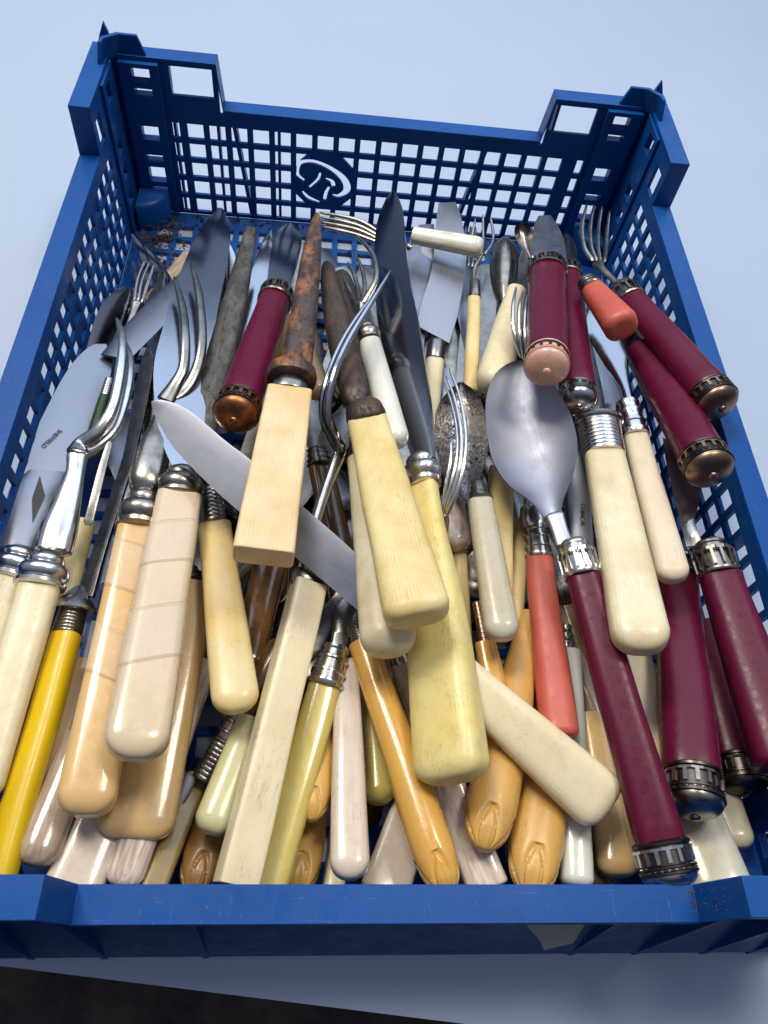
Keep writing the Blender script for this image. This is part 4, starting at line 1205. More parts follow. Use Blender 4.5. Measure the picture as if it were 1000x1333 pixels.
     [('handle', (93.3, [(0, 20.16), (1, 16.05)], 'ivory_pale'), {'tr': 0.6, 'ex': 3.2, 'R': 0.85, 'seed': 27}),
      ('ferrule', ('wrap', 92.44, 113.94, 17.3, 18.07, 'silver'), {'tr': 0.8, 'name': 'ferrule'}),
      ('blade', ([(-6.48, 112.46), (-6.72, 139.13), (-6.48, 173.64), (-4.26, 212.77)], [(1.41, 112.96), (2.47, 138.47), (2.58, 172.84), (2.7, 208.55)], 'steel_dark'), {'t': 1.8, 'spine': 'R'})], None),
    ('fish_knife', 'fish knife with scalloped blade and cream pink handle, right of the white ivory one', 'fish knife', (107.3, -87.73, 68.0), (0.0252, 0.9962, -0.0833), (-0.2495, 0.0869, 0.9645),
     [('handle', (74.42, [(0, 12.74), (1, 10.41)], 'cream_pink'), {'tr': 0.7, 'ex': 2.8, 'R': 0.9, 'seed': 28}),
      ('ferrule', ('bands', 73.58, 94.05, 11.4, 11.14, 'silver'), {'tr': 1.0, 'name': 'ferrule'}),
      ('blade', ([(-2.99, 91.62), (-1.93, 103.31), (-5.8, 121.59), (-7.83, 131.19), (-9.94, 141.13), (-9.28, 152.7), (-5.24, 164.1), (0.2, 169.31)], [(3.92, 92.58), (3.92, 107.0), (5.45, 120.88), (9.33, 128.38), (9.4, 134.47), (12.96, 141.8), (13.6, 151.01), (3.93, 168.6)], 'steel_mirror'), {'t': 1.4, 'spine': 'C', 'n': 40})], None),
    ('tea_knife', 'short coral red handle, its flat round end facing the viewer', 'knife', (102.88, 28.45, 84.0), (-0.1045, 0.9507, -0.2919), (-0.4876, 0.2069, 0.8482),
     [('handle', (37.89, [(0, 15.59), (1, 10.67)], 'coral'), {'tr': 0.95, 'ex': 2.6, 'R': 0.55, 'seed': 29}),
      ('ferrule', ('bands', 37.89, 47.39, 11.04, 9.76, 'silver_dark'), {'tr': 1.0, 'name': 'ferrule'})], None),
    ('dinner_fork', 'maroon handled fork with copper dome cap, tines resting on the rear right corner', 'fork', (137.44, -14.7, 84.0), (-0.1864, 0.9589, -0.2138), (-0.5343, 0.0836, 0.8412),
     [('cap', (18.56, 'copper_dark', 'copper', 0.42, 0.24), {}),
      ('handle', (85.9, [(0, 17.52), (1, 13.62)], 'maroon'), {'tr': 0.95, 'ex': 2.6, 'R': 0.1, 'seed': 30, 'y0': 10.86}),
      ('ferrule', ('crown', 85.05, 98.77, 13.98, 13.17, 'silver_dark'), {'tr': 1.0, 'name': 'ferrule'}),
      ('path', ([(-0.3, 97.79, 0.0, 3.48), (-0.07, 108.38, 0.0, 3.15), (-0.97, 119.65, 0.07, 4.42), (-0.15, 127.0, -0.92, 6.52)], 'silver_dark'), {'tr': 0.5, 'name': 'shank'}),
      ('path', ([(-1.54, 129.67, -0.61, 2.46), (-0.74, 141.96, 0.84, 2.5), (5.23, 158.58, 1.55, 2.56), (14.86, 174.06, 2.17, 1.3)], 'silver_dark'), {'tr': 0.7, 'name': 'tine'}),
      ('path', ([(0.31, 129.52, -1.74, 2.05), (3.18, 142.88, -1.23, 2.09), (9.48, 158.27, -1.04, 2.14), (18.81, 173.8, -0.23, 1.31)], 'silver_dark'), {'tr': 0.7, 'name': 'tine'}),
      ('path', ([(1.9, 128.78, -2.87, 2.05), (6.58, 142.61, -3.31, 2.09), (13.75, 157.96, -3.64, 2.14), (21.92, 171.58, -2.63, 1.31)], 'silver_dark'), {'tr': 0.7, 'name': 'tine'}),
      ('path', ([(3.5, 128.04, -4.0, 2.05), (9.84, 141.1, -5.62, 2.09), (16.63, 154.51, -6.22, 2.14), (24.13, 167.41, -5.0, 1.3)], 'silver_dark'), {'tr': 0.7, 'name': 'tine'})], 'maroon handled pieces with ornate caps'),
    ('table_knife', 'thick maroon handle with tarnished dome cap leaning on the right rim', 'knife', (124.61, -49.13, 84.0), (-0.0029, 0.9643, -0.2647), (-0.4374, 0.2368, 0.8675),
     [('cap', (19.19, 'copper_dark', 'copper', 0.42, 0.24), {}),
      ('handle', (91.68, [(0, 17.9), (1, 16.94)], 'maroon'), {'tr': 0.95, 'ex': 2.6, 'R': 0.1, 'seed': 31, 'y0': 11.1}),
      ('blade', ([(-5.1, 93.03), (-3.35, 115.56), (0.9, 136.88)], [(3.54, 92.6), (5.3, 113.67), (2.63, 137.35)], 'steel_satin'), {'t': 1.4, 'spine': 'C'})], 'maroon handled pieces with ornate caps'),
    ('tea_knife', 'coral red handle half hidden between two maroon handles at right', 'knife', (142.2, -3.12, 58.0), (-0.0588, 0.9845, -0.1653), (-0.3059, 0.1399, 0.9417),
     [('handle', (43.58, [(0, 10.45), (1, 9.07)], 'coral'), {'tr': 0.9, 'ex': 2.4, 'R': 0.8, 'seed': 32})], None),
    ('dinner_fork', 'maroon handle running off the right edge with patterned ferrule and bright silver neck', 'fork', (131.97, -154.8, 66.0), (-0.0201, 0.9978, -0.0624), (-0.3424, 0.0518, 0.9381),
     [('handle', (74.1, [(0, 20.56), (1, 15.07)], 'maroon'), {'tr': 0.8, 'ex': 3.2, 'R': 0.3, 'seed': 33}),
      ('ferrule', ('crown', 73.45, 89.3, 15.05, 13.04, 'silver_dark'), {'tr': 1.0, 'name': 'ferrule'}),
      ('blade', ([(-8.5, 89.38), (-7.83, 101.37), (-7.13, 115.14), (-5.69, 133.79), (-3.84, 146.73)], [(-2.16, 89.66), (-2.32, 100.26), (2.42, 111.07), (4.88, 124.92), (4.34, 142.46)], 'silver'), {'t': 2.2, 'spine': 'C', 'hollow': 1.5})], None),
    ('table_knife', 'thick maroon handle standing upright with dark silver cap, bottom right', 'knife', (100.56, -169.39, 58.0), (0.2232, 0.9611, -0.1624), (-0.216, 0.2112, 0.9533),
     [('cap', (19.84, 'copper_dark', 'silver_dark', 0.54, 0.26), {}),
      ('handle', (100.27, [(0, 19.23), (1, 17.4)], 'maroon'), {'tr': 0.85, 'ex': 3, 'R': 0.1, 'seed': 34, 'y0': 15.0}),
      ('ferrule', ('crown', 99.45, 112.97, 18.02, 16.55, 'silver_dark'), {'tr': 1.0, 'name': 'ferrule'})], 'maroon handled pieces with ornate caps'),
    ('table_knife', 'shadowed maroon handle with blackened cap behind at the far right', 'knife', (135.2, -157.46, 34.0), (0.0411, 0.9942, -0.0995), (-0.3109, 0.1074, 0.9444),
     [('cap', (18.25, 'copper_dark', 'copper_dark', 0.54, 0.26), {}),
      ('handle', (70.9, [(0, 17.6), (1, 15.14)], 'maroon'), {'tr': 0.85, 'ex': 3, 'R': 0.1, 'seed': 35, 'y0': 13.73})], 'maroon handled pieces with ornate caps'),
    ('tea_knife', 'long slim coral red handle with silver ferrule left of the big spoon handle', 'knife', (60.34, -142.8, 52.0), (0.0453, 0.9956, -0.0818), (-0.1521, 0.0878, 0.9845),
     [('handle', (74.93, [(0, 13.98), (1, 10.73)], 'coral'), {'tr': 0.85, 'ex': 2.6, 'R': 0.4, 'seed': 36}),
      ('ferrule', ('bands', 74.18, 89.65, 10.71, 10.39, 'silver'), {'tr': 1.0, 'name': 'ferrule'}),
      ('ferrule', ('disc', 89.65, 101.9, 11.69, 11.3, 'silver'), {'tr': 0.8, 'name': 'bolster'})], None),
    ('table_knife', 'white porcelain handle standing upright at the front beside the silver capped maroon one', 'knife', (62.17, -188.79, 44.0), (0.1366, 0.9855, -0.1009), (-0.1414, 0.1202, 0.9826),
     [('handle', (85.74, [(0, 11.54), (1, 10.4)], 'white'), {'tr': 0.9, 'ex': 2.6, 'R': 0.5, 'seed': 37}),
      ('ferrule', ('bands', 85.05, 98.0, 6.11, 5.02, 'silver_dark'), {'tr': 1.0, 'name': 'ferrule'})], None),
    ('table_knife', 'cream handle between the two front maroon handles, mostly covered', 'knife', (101.16, -160.02, 40.0), (-0.0015, 0.9943, -0.1064), (-0.2227, 0.1034, 0.9694),
     [('handle', (69.74, [(0, 15.34), (1, 14.02)], 'cream'), {'tr': 0.6, 'ex': 3, 'R': 0.6, 'seed': 38})], None),
    ('table_knife', 'large dull beige handle end at the front right corner of the crate', 'knife', (111.29, -192.41, 44.0), (-0.0628, 0.9819, -0.1785), (-0.2572, 0.1568, 0.9535),
     [('handle', (39.66, [(0, 21.31), (1, 18.55)], 'grey_white'), {'tr': 0.7, 'ex': 3.4, 'R': 0.5, 'seed': 39})], None),
    ('table_knife', 'small tan handle end far right beneath the blackened cap', 'knife', (129.45, -175.2, 30.0), (0.0172, 0.9835, -0.1803), (-0.2574, 0.1786, 0.9497),
     [('handle', (30.2, [(0, 12.75), (1, 11.93)], 'grey_white'), {'tr': 0.7, 'ex': 2.8, 'R': 0.8, 'seed': 40})], None),
    ('table_knife', 'smooth brownish yellow handle end left of the silver capped maroon handle', 'knife', (79.74, -185.02, 38.0), (0.0396, 0.9907, -0.1302), (-0.1838, 0.1353, 0.9736),
     [('handle', (57.65, [(0, 14.56), (1, 11.92)], 'tan_warm'), {'tr': 0.7, 'ex': 2.8, 'R': 0.7, 'seed': 41})], None),
    ('table_knife', 'brown handle deep at the front between the white porcelain and brownish yellow ones', 'knife', (76.57, -188.21, 26.0), (0.1289, 0.9873, -0.0927), (-0.1593, 0.1129, 0.9808),
     [('handle', (40.19, [(0, 10.74), (1, 10.58)], 'carved_brown'), {'tr': 0.7, 'ex': 2.8, 'R': 0.7, 'seed': 42})], None),
    ('fruit_knife', 'deep yellow handle with carved leaf tip, right one of the front carved pair', 'fruit knife', (44.22, -191.9, 50.0), (0.2936, 0.9449, -0.1446), (-0.0738, 0.1732, 0.9821),
     [('handle', (51.65, [(0, 18.89), (1, 16.62)], 'carved'), {'tr': 0.75, 'ex': 2.3, 'R': 0.85, 'seed': 43, 'carve': 1})], None),
    ('fruit_knife', 'yellow handle with carved shell tip half under the big cream handle', 'fruit knife', (28.86, -179.41, 56.0), (0.3201, 0.9303, -0.1792), (-0.0229, 0.1967, 0.9802),
     [('handle', (95.63, [(0, 16.96), (0.4, 16.68), (1, 9.27)], 'carved'), {'tr': 0.8, 'ex': 2.2, 'R': 0.9, 'seed': 44, 'carve': 1})], None),
    ('fruit_knife', 'glossy round amber handle with carved end slanting to the front rim', 'fruit knife', (16.43, -191.39, 60.0), (-0.2951, 0.9499, -0.1028), (-0.1226, 0.069, 0.9901),
     [('handle', (86.16, [(0, 14.32), (1, 10.69)], 'amber'), {'tr': 0.9, 'ex': 2.2, 'R': 0.6, 'seed': 45, 'carve': 1}),
      ('ferrule', ('thread', 85.58, 94.97, 7.87, 6.87, 'silver_dark'), {'tr': 1.0, 'name': 'ferrule'})], None),
    ('fruit_knife', 'faceted pearl handle with bright silver collar right of the glossy amber one', 'fruit knife', (32.44, -189.67, 44.0), (-0.3197, 0.9464, -0.0456), (-0.128, 0.0046, 0.9918),
     [('handle', (80.37, [(0, 14.36), (1, 8.7)], 'pearl'), {'tr': 0.8, 'ex': 5, 'R': 0.15, 'seed': 46}),
      ('ferrule', ('plain', 79.81, 86.01, 8.11, 7.91, 'silver'), {'tr': 1.0, 'name': 'ferrule'})], None),
    ('table_knife', 'long pinkish white handle with rounded end, front centre', 'knife', (-12.87, -187.91, 58.0), (-0.0235, 0.9877, -0.1544), (-0.0363, 0.1535, 0.9875),
     [('handle', (73.89, [(0, 12.52), (1, 9.02)], 'pinkish'), {'tr': 0.7, 'ex': 3.2, 'R': 0.95, 'seed': 47})], None),
    ('table_knife', 'flat pinkish grey handle cut off by the front rim, right of the rounded one', 'knife', (-1.1, -191.25, 36.0), (0.3815, 0.9154, -0.1282), (0.0189, 0.1309, 0.9912),
     [('handle', (43.17, [(0, 16.03), (1, 14.49)], 'pinkish'), {'tr': 0.6, 'ex': 6, 'R': 0.3, 'seed': 48})], None),
    ('table_knife', 'olive yellow handle end between pinkish and amber handles', 'knife', (-1.63, -162.5, 38.0), (-0.0509, 0.9853, -0.1628), (-0.0633, 0.1595, 0.9852),
     [('handle', (45.19, [(0, 11.64), (1, 10.03)], 'olive_yellow'), {'tr': 0.9, 'ex': 2.4, 'R': 0.9, 'seed': 49})], None),
    ('fruit_knife', 'tan handle with carved pointed tip left of the pinkish white handle', 'fruit knife', (-25.25, -170.27, 50.0), (0.0919, 0.9777, -0.1886), (0.0186, 0.1877, 0.9821),
     [('handle', (39.35, [(0, 12.37), (1, 9.91)], 'carved'), {'tr': 0.85, 'ex': 2.2, 'R': 0.9, 'seed': 50, 'carve': 1})], None),
    ('fruit_knife', 'dull brown yellow carved handle standing at the front rim', 'fruit knife', (-29.05, -190.48, 38.0), (0.1044, 0.9674, -0.2306), (0.0297, 0.2287, 0.973),
     [('handle', (31.88, [(0, 15.28), (1, 13.51)], 'carved'), {'tr': 0.7, 'ex': 2.6, 'R': 0.8, 'seed': 51, 'carve': 1})], None),
    ('table_knife', 'thin cream handle end showing low between carved and pinkish handles', 'knife', (-16.89, -189.88, 30.0), (0.1066, 0.9767, -0.1861), (0.003, 0.1869, 0.9824),
     [('handle', (20.16, [(0, 7.65), (1, 7.54)], 'cream'), {'tr': 0.8, 'ex': 2.6, 'R': 0.6, 'seed': 52})], None),
    ('table_knife', 'glossy olive yellow handle with ribbed silver ferrule beside the square edged one', 'knife', (-38.79, -191.82, 50.0), (0.2412, 0.9705, 0.0), (0.0271, -0.0067, 0.9996),
     [('handle', (68.28, [(0, 13.59), (1, 11.98)], 'olive_yellow'), {'tr': 0.75, 'ex': 3.2, 'R': 0.4, 'seed': 53}),
      ('ferrule', ('bands', 67.75, 83.6, 13.05, 11.23, 'silver'), {'tr': 1.0, 'name': 'ferrule'}),
      ('blade', ([(-2.23, 82.29), (-3.3, 91.35), (-4.54, 99.05), (-1.74, 106.56)], [(4.62, 82.76), (3.88, 94.45), (4.53, 101.14), (3.5, 107.49)], 'steel_dark'), {'t': 2.4, 'spine': 'C'})], None),
    ('table_knife', 'pale green handle with rounded end behind the square edged cream one', 'knife', (-56.93, -174.14, 50.0), (0.2787, 0.9555, -0.0969), (0.0968, 0.0724, 0.9927),
     [('handle', (38.36, [(0, 13.08), (1, 12.26)], 'pale_green'), {'tr': 0.8, 'ex': 2.6, 'R': 0.8, 'seed': 54})], None),
    ('fruit_knife', 'dark brown handle carved with leaves in shadow at the front', 'fruit knife', (-61.47, -190.46, 38.0), (0.1706, 0.9473, -0.2711), (0.1157, 0.254, 0.9603),
     [('handle', (40.63, [(0, 15.09), (1, 13.74)], 'carved_brown'), {'tr': 0.8, 'ex': 2.2, 'R': 0.8, 'seed': 55, 'carve': 1})], None),
    ('table_knife', 'narrow olive handle slanting beside the dark brown carved one', 'knife', (-73.9, -192.03, 42.0), (0.2126, 0.9403, -0.2658), (0.1491, 0.2376, 0.9598),
     [('handle', (41.64, [(0, 8.08), (1, 7.56)], 'olive_dark'), {'tr': 0.8, 'ex': 5, 'R': 0.3, 'seed': 56})], None),
    ('table_knife', 'knife with fluted dark silver ferrule pointing down left, under the bone handle', 'knife', (-37.02, -106.66, 42.0), (-0.4652, -0.8814, -0.0819), (0.0524, -0.1197, 0.9914),
     [('handle', (30.43, [(0, 12.68), (1, 10.42)], 'brown'), {'tr': 0.9, 'ex': 2.4, 'R': 0.6, 'seed': 57}),
      ('ferrule', ('bands', 29.98, 42.17, 9.88, 9.41, 'silver_dark'), {'tr': 1, 'name': 'collar'}),
      ('ferrule', ('thread', 42.17, 55.61, 9.41, 7.88, 'silver_dark'), {'tr': 1.0, 'name': 'ferrule'}),
      ('blade', ([(7.99, 55.04), (5.78, 62.28), (3.15, 71.77)], [(1.65, 56.66), (1.05, 63.85), (0.81, 72.12)], 'steel_satin'), {'t': 1.5, 'spine': 'C'})], None),
    ('fruit_knife', 'pearly pink handle with shell fluted end under the wide tan handle', 'fruit knife', (-82.87, -188.79, 44.0), (0.1872, 0.981, -0.0501), (0.1142, 0.0289, 0.993),
     [('handle', (76.09, [(0, 12.32), (1, 14.13)], 'pearl'), {'tr': 0.75, 'ex': 2.6, 'R': 0.8, 'seed': 58, 'carve': 2})], None),
    ('table_knife', 'pinkish white handle at the front rim under the tan taped handles', 'knife', (-98.02, -192.97, 44.0), (0.2263, 0.9671, -0.1161), (0.1564, 0.0815, 0.9843),
     [('handle', (31.92, [(0, 18.19), (1, 16.26)], 'pinkish'), {'tr': 0.6, 'ex': 4, 'R': 0.4, 'seed': 59})], None),
    ('table_knife', 'brown pearly handle beside the yellow handle at lower left', 'knife', (-108.38, -183.49, 50.0), (0.1353, 0.9812, -0.1373), (0.1735, 0.113, 0.9783),
     [('handle', (40.94, [(0, 13.0), (1, 12.98)], 'pearl_dark'), {'tr': 0.75, 'ex': 2.6, 'R': 0.85, 'seed': 60})], None),
    ('table_knife', 'brown handle showing between yellow handle and left taped handle', 'knife', (-113.04, -157.06, 38.0), (0.068, 0.9942, -0.0836), (0.1619, 0.0717, 0.9842),
     [('handle', (44.09, [(0, 10.27), (1, 9.67)], 'tan'), {'tr': 0.8, 'ex': 2.6, 'R': 0.8, 'seed': 61})], None),
    ('table_knife', 'small cream handle seen behind the cone shaped ferrule at left', 'knife', (-121.69, -93.03, 38.0), (-0.0234, 0.9955, -0.0917), (0.1538, 0.0943, 0.9836),
     [('handle', (39.7, [(0, 8.73), (1, 8.21)], 'ivory'), {'tr': 0.8, 'ex': 2.6, 'R': 0.8, 'seed': 62})], None),
    ('dessert_spoon', 'engraved dark silver spoon with greyish white handle, centre right', 'spoon', (39.77, -112.54, 66.0), (-0.0461, 0.997, -0.0621), (-0.1686, 0.0535, 0.9842),
     [('handle', (61.38, [(0, 13.02), (1, 10.16)], 'grey_white'), {'tr': 0.75, 'ex': 2.6, 'R': 0.95, 'seed': 63}),
      ('ferrule', ('bands', 60.63, 69.34, 9.84, 6.88, 'silver_dark'), {'tr': 1.0, 'name': 'ferrule'}),
      ('bowl', ([(-6.82, 61.85), (-10.83, 70.05), (-14.39, 84.19), (-14.7, 100.47), (-12.11, 112.76), (-6.3, 122.33), (-0.12, 127.8)], [(-2.16, 64.41), (1.44, 72.63), (6.36, 85.12), (8.15, 97.73), (8.38, 108.87), (6.47, 119.78), (0.91, 127.67)], 'engraved'), {'depth': 8})], None),
    ('dinner_fork', 'silver fork seen edge on, lying in the engraved spoon', 'fork', (20.44, -80.25, 44.0), (0.1163, 0.9054, 0.4083), (-0.1077, -0.3972, 0.9114),
     [('path', ([(-0.25, 6.16, 0.0, 3.07), (0.2, 20.86, 8.2, 3.01), (-0.26, 26.33, 12.36, 2.68)], 'silver'), {'tr': 0.6, 'name': 'shank'}),
      ('path', ([(-0.19, 25.7, 12.64, 1.78), (2.48, 35.5, 14.68, 1.78), (3.88, 48.27, 13.27, 1.5), (2.91, 62.24, 7.06, 1.54), (-1.01, 79.21, -2.51, 1.28), (-6.5, 93.09, -10.62, 0.99)], 'silver'), {'tr': 1.0, 'name': 'tine'}),
      ('path', ([(-0.63, 26.92, 12.11, 1.49), (1.17, 36.59, 14.26, 1.49), (2.32, 48.68, 13.17, 1.5), (1.07, 61.9, 7.32, 1.54), (-2.73, 76.92, -1.39, 1.28), (-7.39, 88.8, -8.64, 0.99)], 'silver'), {'tr': 1.0, 'name': 'tine'}),
      ('path', ([(-1.36, 28.11, 11.62, 1.49), (-0.09, 37.93, 12.64, 1.5), (0.9, 49.66, 10.62, 1.51), (-0.33, 62.3, 5.03, 1.55), (-3.71, 75.58, -2.93, 1.28), (-8.0, 86.7, -9.86, 0.99)], 'silver'), {'tr': 1.0, 'name': 'tine'}),
      ('path', ([(-1.97, 28.84, 10.23, 1.5), (-1.83, 38.75, 10.17, 1.51), (-1.32, 49.11, 8.79, 1.52), (-2.14, 57.14, 5.24, 1.24)], 'silver'), {'tr': 1.0, 'name': 'tine'})], None),
    ('table_knife', 'pearly pink handle end between the butter yellow and greyish handles', 'knife', (28.19, -67.09, 50.0), (0.0299, 0.9794, -0.1998), (-0.0934, 0.2017, 0.975),
     [('handle', (26.78, [(0, 11.75), (1, 11.16)], 'pearl'), {'tr': 0.8, 'ex': 2.6, 'R': 0.9, 'seed': 64})], None),
    ('table_knife', 'flat yellowed bone handle standing deep left of the slim coral handle', 'knife', (46.17, -85.95, 44.0), (0.1098, 0.9935, -0.0285), (-0.1011, 0.0397, 0.9941),
     [('handle', (64.85, [(0, 9.79), (1, 10.99)], 'bone_yellow'), {'tr': 0.6, 'ex': 5, 'R': 0.4, 'seed': 65})], None),
    ('table_knife', 'thin amber handle with black ring right of the butter yellow handle', 'knife', (29.29, -109.77, 46.0), (0.0422, 0.9983, -0.039), (-0.0951, 0.0428, 0.9945),
     [('handle', (43.15, [(0, 6.94), (1, 6.29)], 'bone_yellow'), {'tr': 0.9, 'ex': 2.4, 'R': 0.6, 'seed': 66}),
      ('ferrule', ('ball', 42.42, 49.09, 6.91, 5.73, 'silver_dark'), {'tr': 1.0, 'name': 'ferrule'})], None),
    ('fruit_knife', 'amber handle with spiral wire ferrule under the greyish white handle', 'fruit knife', (39.72, -126.39, 48.0), (-0.1098, 0.994, 0.0), (-0.1397, -0.0154, 0.9901),
     [('handle', (19.82, [(0, 10.06), (1, 8.12)], 'amber'), {'tr': 0.9, 'ex': 3, 'R': 0.6, 'seed': 67}),
      ('ferrule', ('spiral', 19.22, 36.68, 4.93, 3.89, 'copper'), {'tr': 1.0, 'name': 'ferrule'})], None),
    ('table_knife', 'dull brown bone handle behind the slim coral handle', 'knife', (50.68, -99.64, 38.0), (0.1843, 0.9807, -0.0652), (-0.0857, 0.0821, 0.9929),
     [('handle', (57.1, [(0, 9.12), (1, 8.81)], 'bone_yellow'), {'tr': 0.8, 'ex': 2.6, 'R': 0.8, 'seed': 68})], None),
    ('table_knife', 'broad dark brown translucent handle deep behind the bone handle', 'knife', (-51.63, -116.54, 40.0), (0.1246, 0.9888, -0.0826), (0.0727, 0.074, 0.9946),
     [('handle', (45.39, [(0, 13.02), (1, 13.71)], 'brown'), {'tr': 0.6, 'ex': 2.6, 'R': 0.8, 'seed': 69})], None),
    ('table_knife', 'dark scratched blade lying deep beneath the square edged cream handle', 'knife', (-36.33, -118.46, 40.0), (0.5378, 0.8346, 0.1191), (0.0209, -0.1544, 0.9878),
     [('blade', ([(-2.78, -1.9), (-4.35, 19.84), (-2.83, 38.34), (-1.99, 48.95)], [(4.1, 0.08), (5.51, 18.4), (6.36, 36.49), (0.71, 49.31)], 'steel_dark'), {'t': 1.6, 'spine': 'C'})], None),
    ('table_knife', 'blade lying aslant behind the tines of the left carving forks', 'knife', (-125.91, 26.48, 44.0), (0.4311, 0.8923, -0.1337), (0.0577, 0.1207, 0.991),
     [('blade', ([(-5.29, 1.48), (-10.1, 30.79), (-12.48, 62.56), (-12.01, 86.07)], [(7.07, 5.0), (5.58, 27.09), (3.31, 56.05), (0.05, 89.37)], 'steel'), {'t': 1.5, 'spine': 'C'})], None),
    ('table_knife', 'blueish mirror blade standing against the left wall near the rear', 'knife', (-134.58, 37.0, 32.0), (0.1104, 0.9939, 0.0), (0.7784, -0.0865, 0.6218),
     [('blade', ([(-7.5, -1.63), (-9.88, 20.83), (-7.95, 38.03), (-3.81, 48.0)], [(6.31, 5.52), (9.93, 30.07), (11.18, 49.41), (1.49, 52.95)], 'steel_mirror'), {'t': 1.5, 'spine': 'C'})], None),
    ('table_knife', 'narrow dark blade tip standing beside the yellow handled knife blade', 'knife', (-99.52, -40.75, 40.0), (-0.0727, 0.996, 0.0512), (0.0974, -0.044, 0.9943),
     [('blade', ([(-1.5, 3.66), (-2.95, 30.88), (-2.52, 60.6), (-0.34, 78.06)], [(5.27, 3.97), (6.03, 31.47), (4.16, 61.19), (0.68, 78.16)], 'steel_dark'), {'t': 1.8, 'spine': 'C'})], None),
    ('butter_knife', 'little green handle with ringed ferrule between the left blades', 'knife', (-123.81, -23.79, 46.0), (0.0167, 0.9985, -0.0513), (0.1638, 0.0479, 0.9853),
     [('handle', (28.81, [(0, 5.47), (1, 4.74)], 'green'), {'tr': 0.9, 'ex': 2.4, 'R': 0.7, 'seed': 70}),
      ('ferrule', ('thread', 28.39, 38.81, 5.08, 4.48, 'silver'), {'tr': 1.0, 'name': 'ferrule'})], None),
    ('table_knife', 'short bright blade leaning right of the wide mirror blade at rear left', 'knife', (-79.62, 87.8, 24.0), (-0.0388, 0.9681, 0.2477), (0.0725, -0.2445, 0.9669),
     [('blade', ([(-3.27, 2.03), (-4.59, 23.26), (-2.37, 38.13)], [(7.89, 3.07), (4.21, 26.6), (-0.37, 39.34)], 'steel_mirror'), {'t': 1.4, 'spine': 'C'})], None),
    ('table_knife', 'dark rusty rod behind the brown sharpening steel', 'sharpening steel', (-5.64, 20.87, 46.0), (-0.1933, 0.9787, -0.0694), (-0.1191, 0.0468, 0.9918),
     [('path', ([(-0.0, -0.0, 0.0, 10.01), (0.96, 37.3, 0.0, 9.86), (0.94, 73.3, 0.0, 8.8), (-0.05, 83.81, 0.0, 4.87)], 'rust_dark'), {'tr': 0.8, 'name': 'rod'})], None),
    ('table_knife', 'bluish blade edge leaning in the rear left corner over the rusty crumbs', 'knife', (-105.43, 78.64, 30.0), (-0.4713, 0.8799, -0.0606), (-0.475, -0.1953, 0.8581),
     [('blade', ([(-10.77, 11.31), (-5.22, 36.03), (-1.85, 53.87), (-0.54, 67.36)], [(5.83, -0.96), (6.42, 18.41), (5.27, 42.16), (0.98, 65.58)], 'steel_mirror'), {'t': 1.4, 'spine': 'C'})], None),
    ('dinner_fork', 'dark tarnished fork lying in the rear left corner behind the crossing blade', 'fork', (-101.29, 61.32, 26.0), (-0.4571, 0.8889, -0.0313), (-0.0911, -0.0118, 0.9958),
     [('path', ([(0.42, 5.77, 0.0, 3.13), (0.28, 24.31, 0.0, 3.6), (-0.14, 34.08, 0.0, 6.47)], 'silver_dark'), {'tr': 0.6, 'name': 'shank'}),
      ('path', ([(-3.2, 33.71, 0.0, 2.02), (-5.28, 47.78, 0.0, 2.05), (-2.97, 65.5, 0.0, 1.25)], 'silver_dark'), {'tr': 1.0, 'name': 'tine'}),
      ('path', ([(-0.86, 34.45, 0.0, 2.02), (-2.01, 47.44, 0.0, 2.05), (0.76, 64.99, 0.0, 1.26)], 'silver_dark'), {'tr': 1.0, 'name': 'tine'}),
      ('path', ([(1.49, 35.19, 0.0, 2.03), (1.65, 46.91, 0.0, 2.05), (4.49, 64.48, 0.0, 1.26)], 'silver_dark'), {'tr': 1.0, 'name': 'tine'})], None),
    ('table_knife', 'dull pinkish brown handle end in the rear left corner beside the left wall', 'knife', (-118.88, 84.87, 24.0), (0.2723, 0.9554, -0.1143), (0.2597, 0.0414, 0.9648),
     [('handle', (47.82, [(0, 10.43), (1, 9.51)], 'pearl_dark'), {'tr': 0.8, 'ex': 2.4, 'R': 0.8, 'seed': 71})], None),
    ('table_knife', 'dark blade lying low between the grey ridged rod and rear wall', 'knife', (-74.59, 51.77, 22.0), (0.1163, 0.993, -0.0187), (0.1088, 0.006, 0.994),
     [('blade', ([(-4.05, 4.17), (-3.74, 51.36), (-3.26, 91.35), (-0.84, 106.58)], [(5.43, 3.92), (8.45, 49.44), (7.1, 88.41), (0.85, 107.26)], 'steel_mirror'), {'t': 1.4, 'spine': 'C'})], None),
    ('table_knife', 'dull dark blade lying low behind the pink capped maroon handle', 'knife', (61.94, 65.85, 20.0), (0.2867, 0.958, 0.0), (-0.0096, 0.0029, 1.0),
     [('blade', ([(-5.11, 4.0), (-2.49, 56.71), (-1.39, 100.87), (-0.92, 119.92)], [(5.89, 4.68), (10.57, 55.17), (9.7, 97.93), (0.92, 120.71)], 'steel_dark'), {'t': 1.4, 'spine': 'C'})], None),
    ('dinner_fork', 'tarnished fork with splayed tines lying low at centre back', 'fork', (44.61, 62.41, 22.0), (0.1032, 0.9945, 0.0177), (-0.0625, -0.0112, 0.998),
     [('path', ([(0.59, 5.59, 0.0, 3.28), (0.43, 52.72, 0.0, 3.48), (-0.3, 71.84, 0.0, 8.01)], 'silver_dark'), {'tr': 0.5, 'name': 'shank'}),
      ('path', ([(-3.46, 72.69, 0.0, 2.23), (-5.46, 87.82, 0.0, 2.27), (-4.49, 108.24, 0.0, 1.39)], 'silver_dark'), {'tr': 1.0, 'name': 'tine'}),
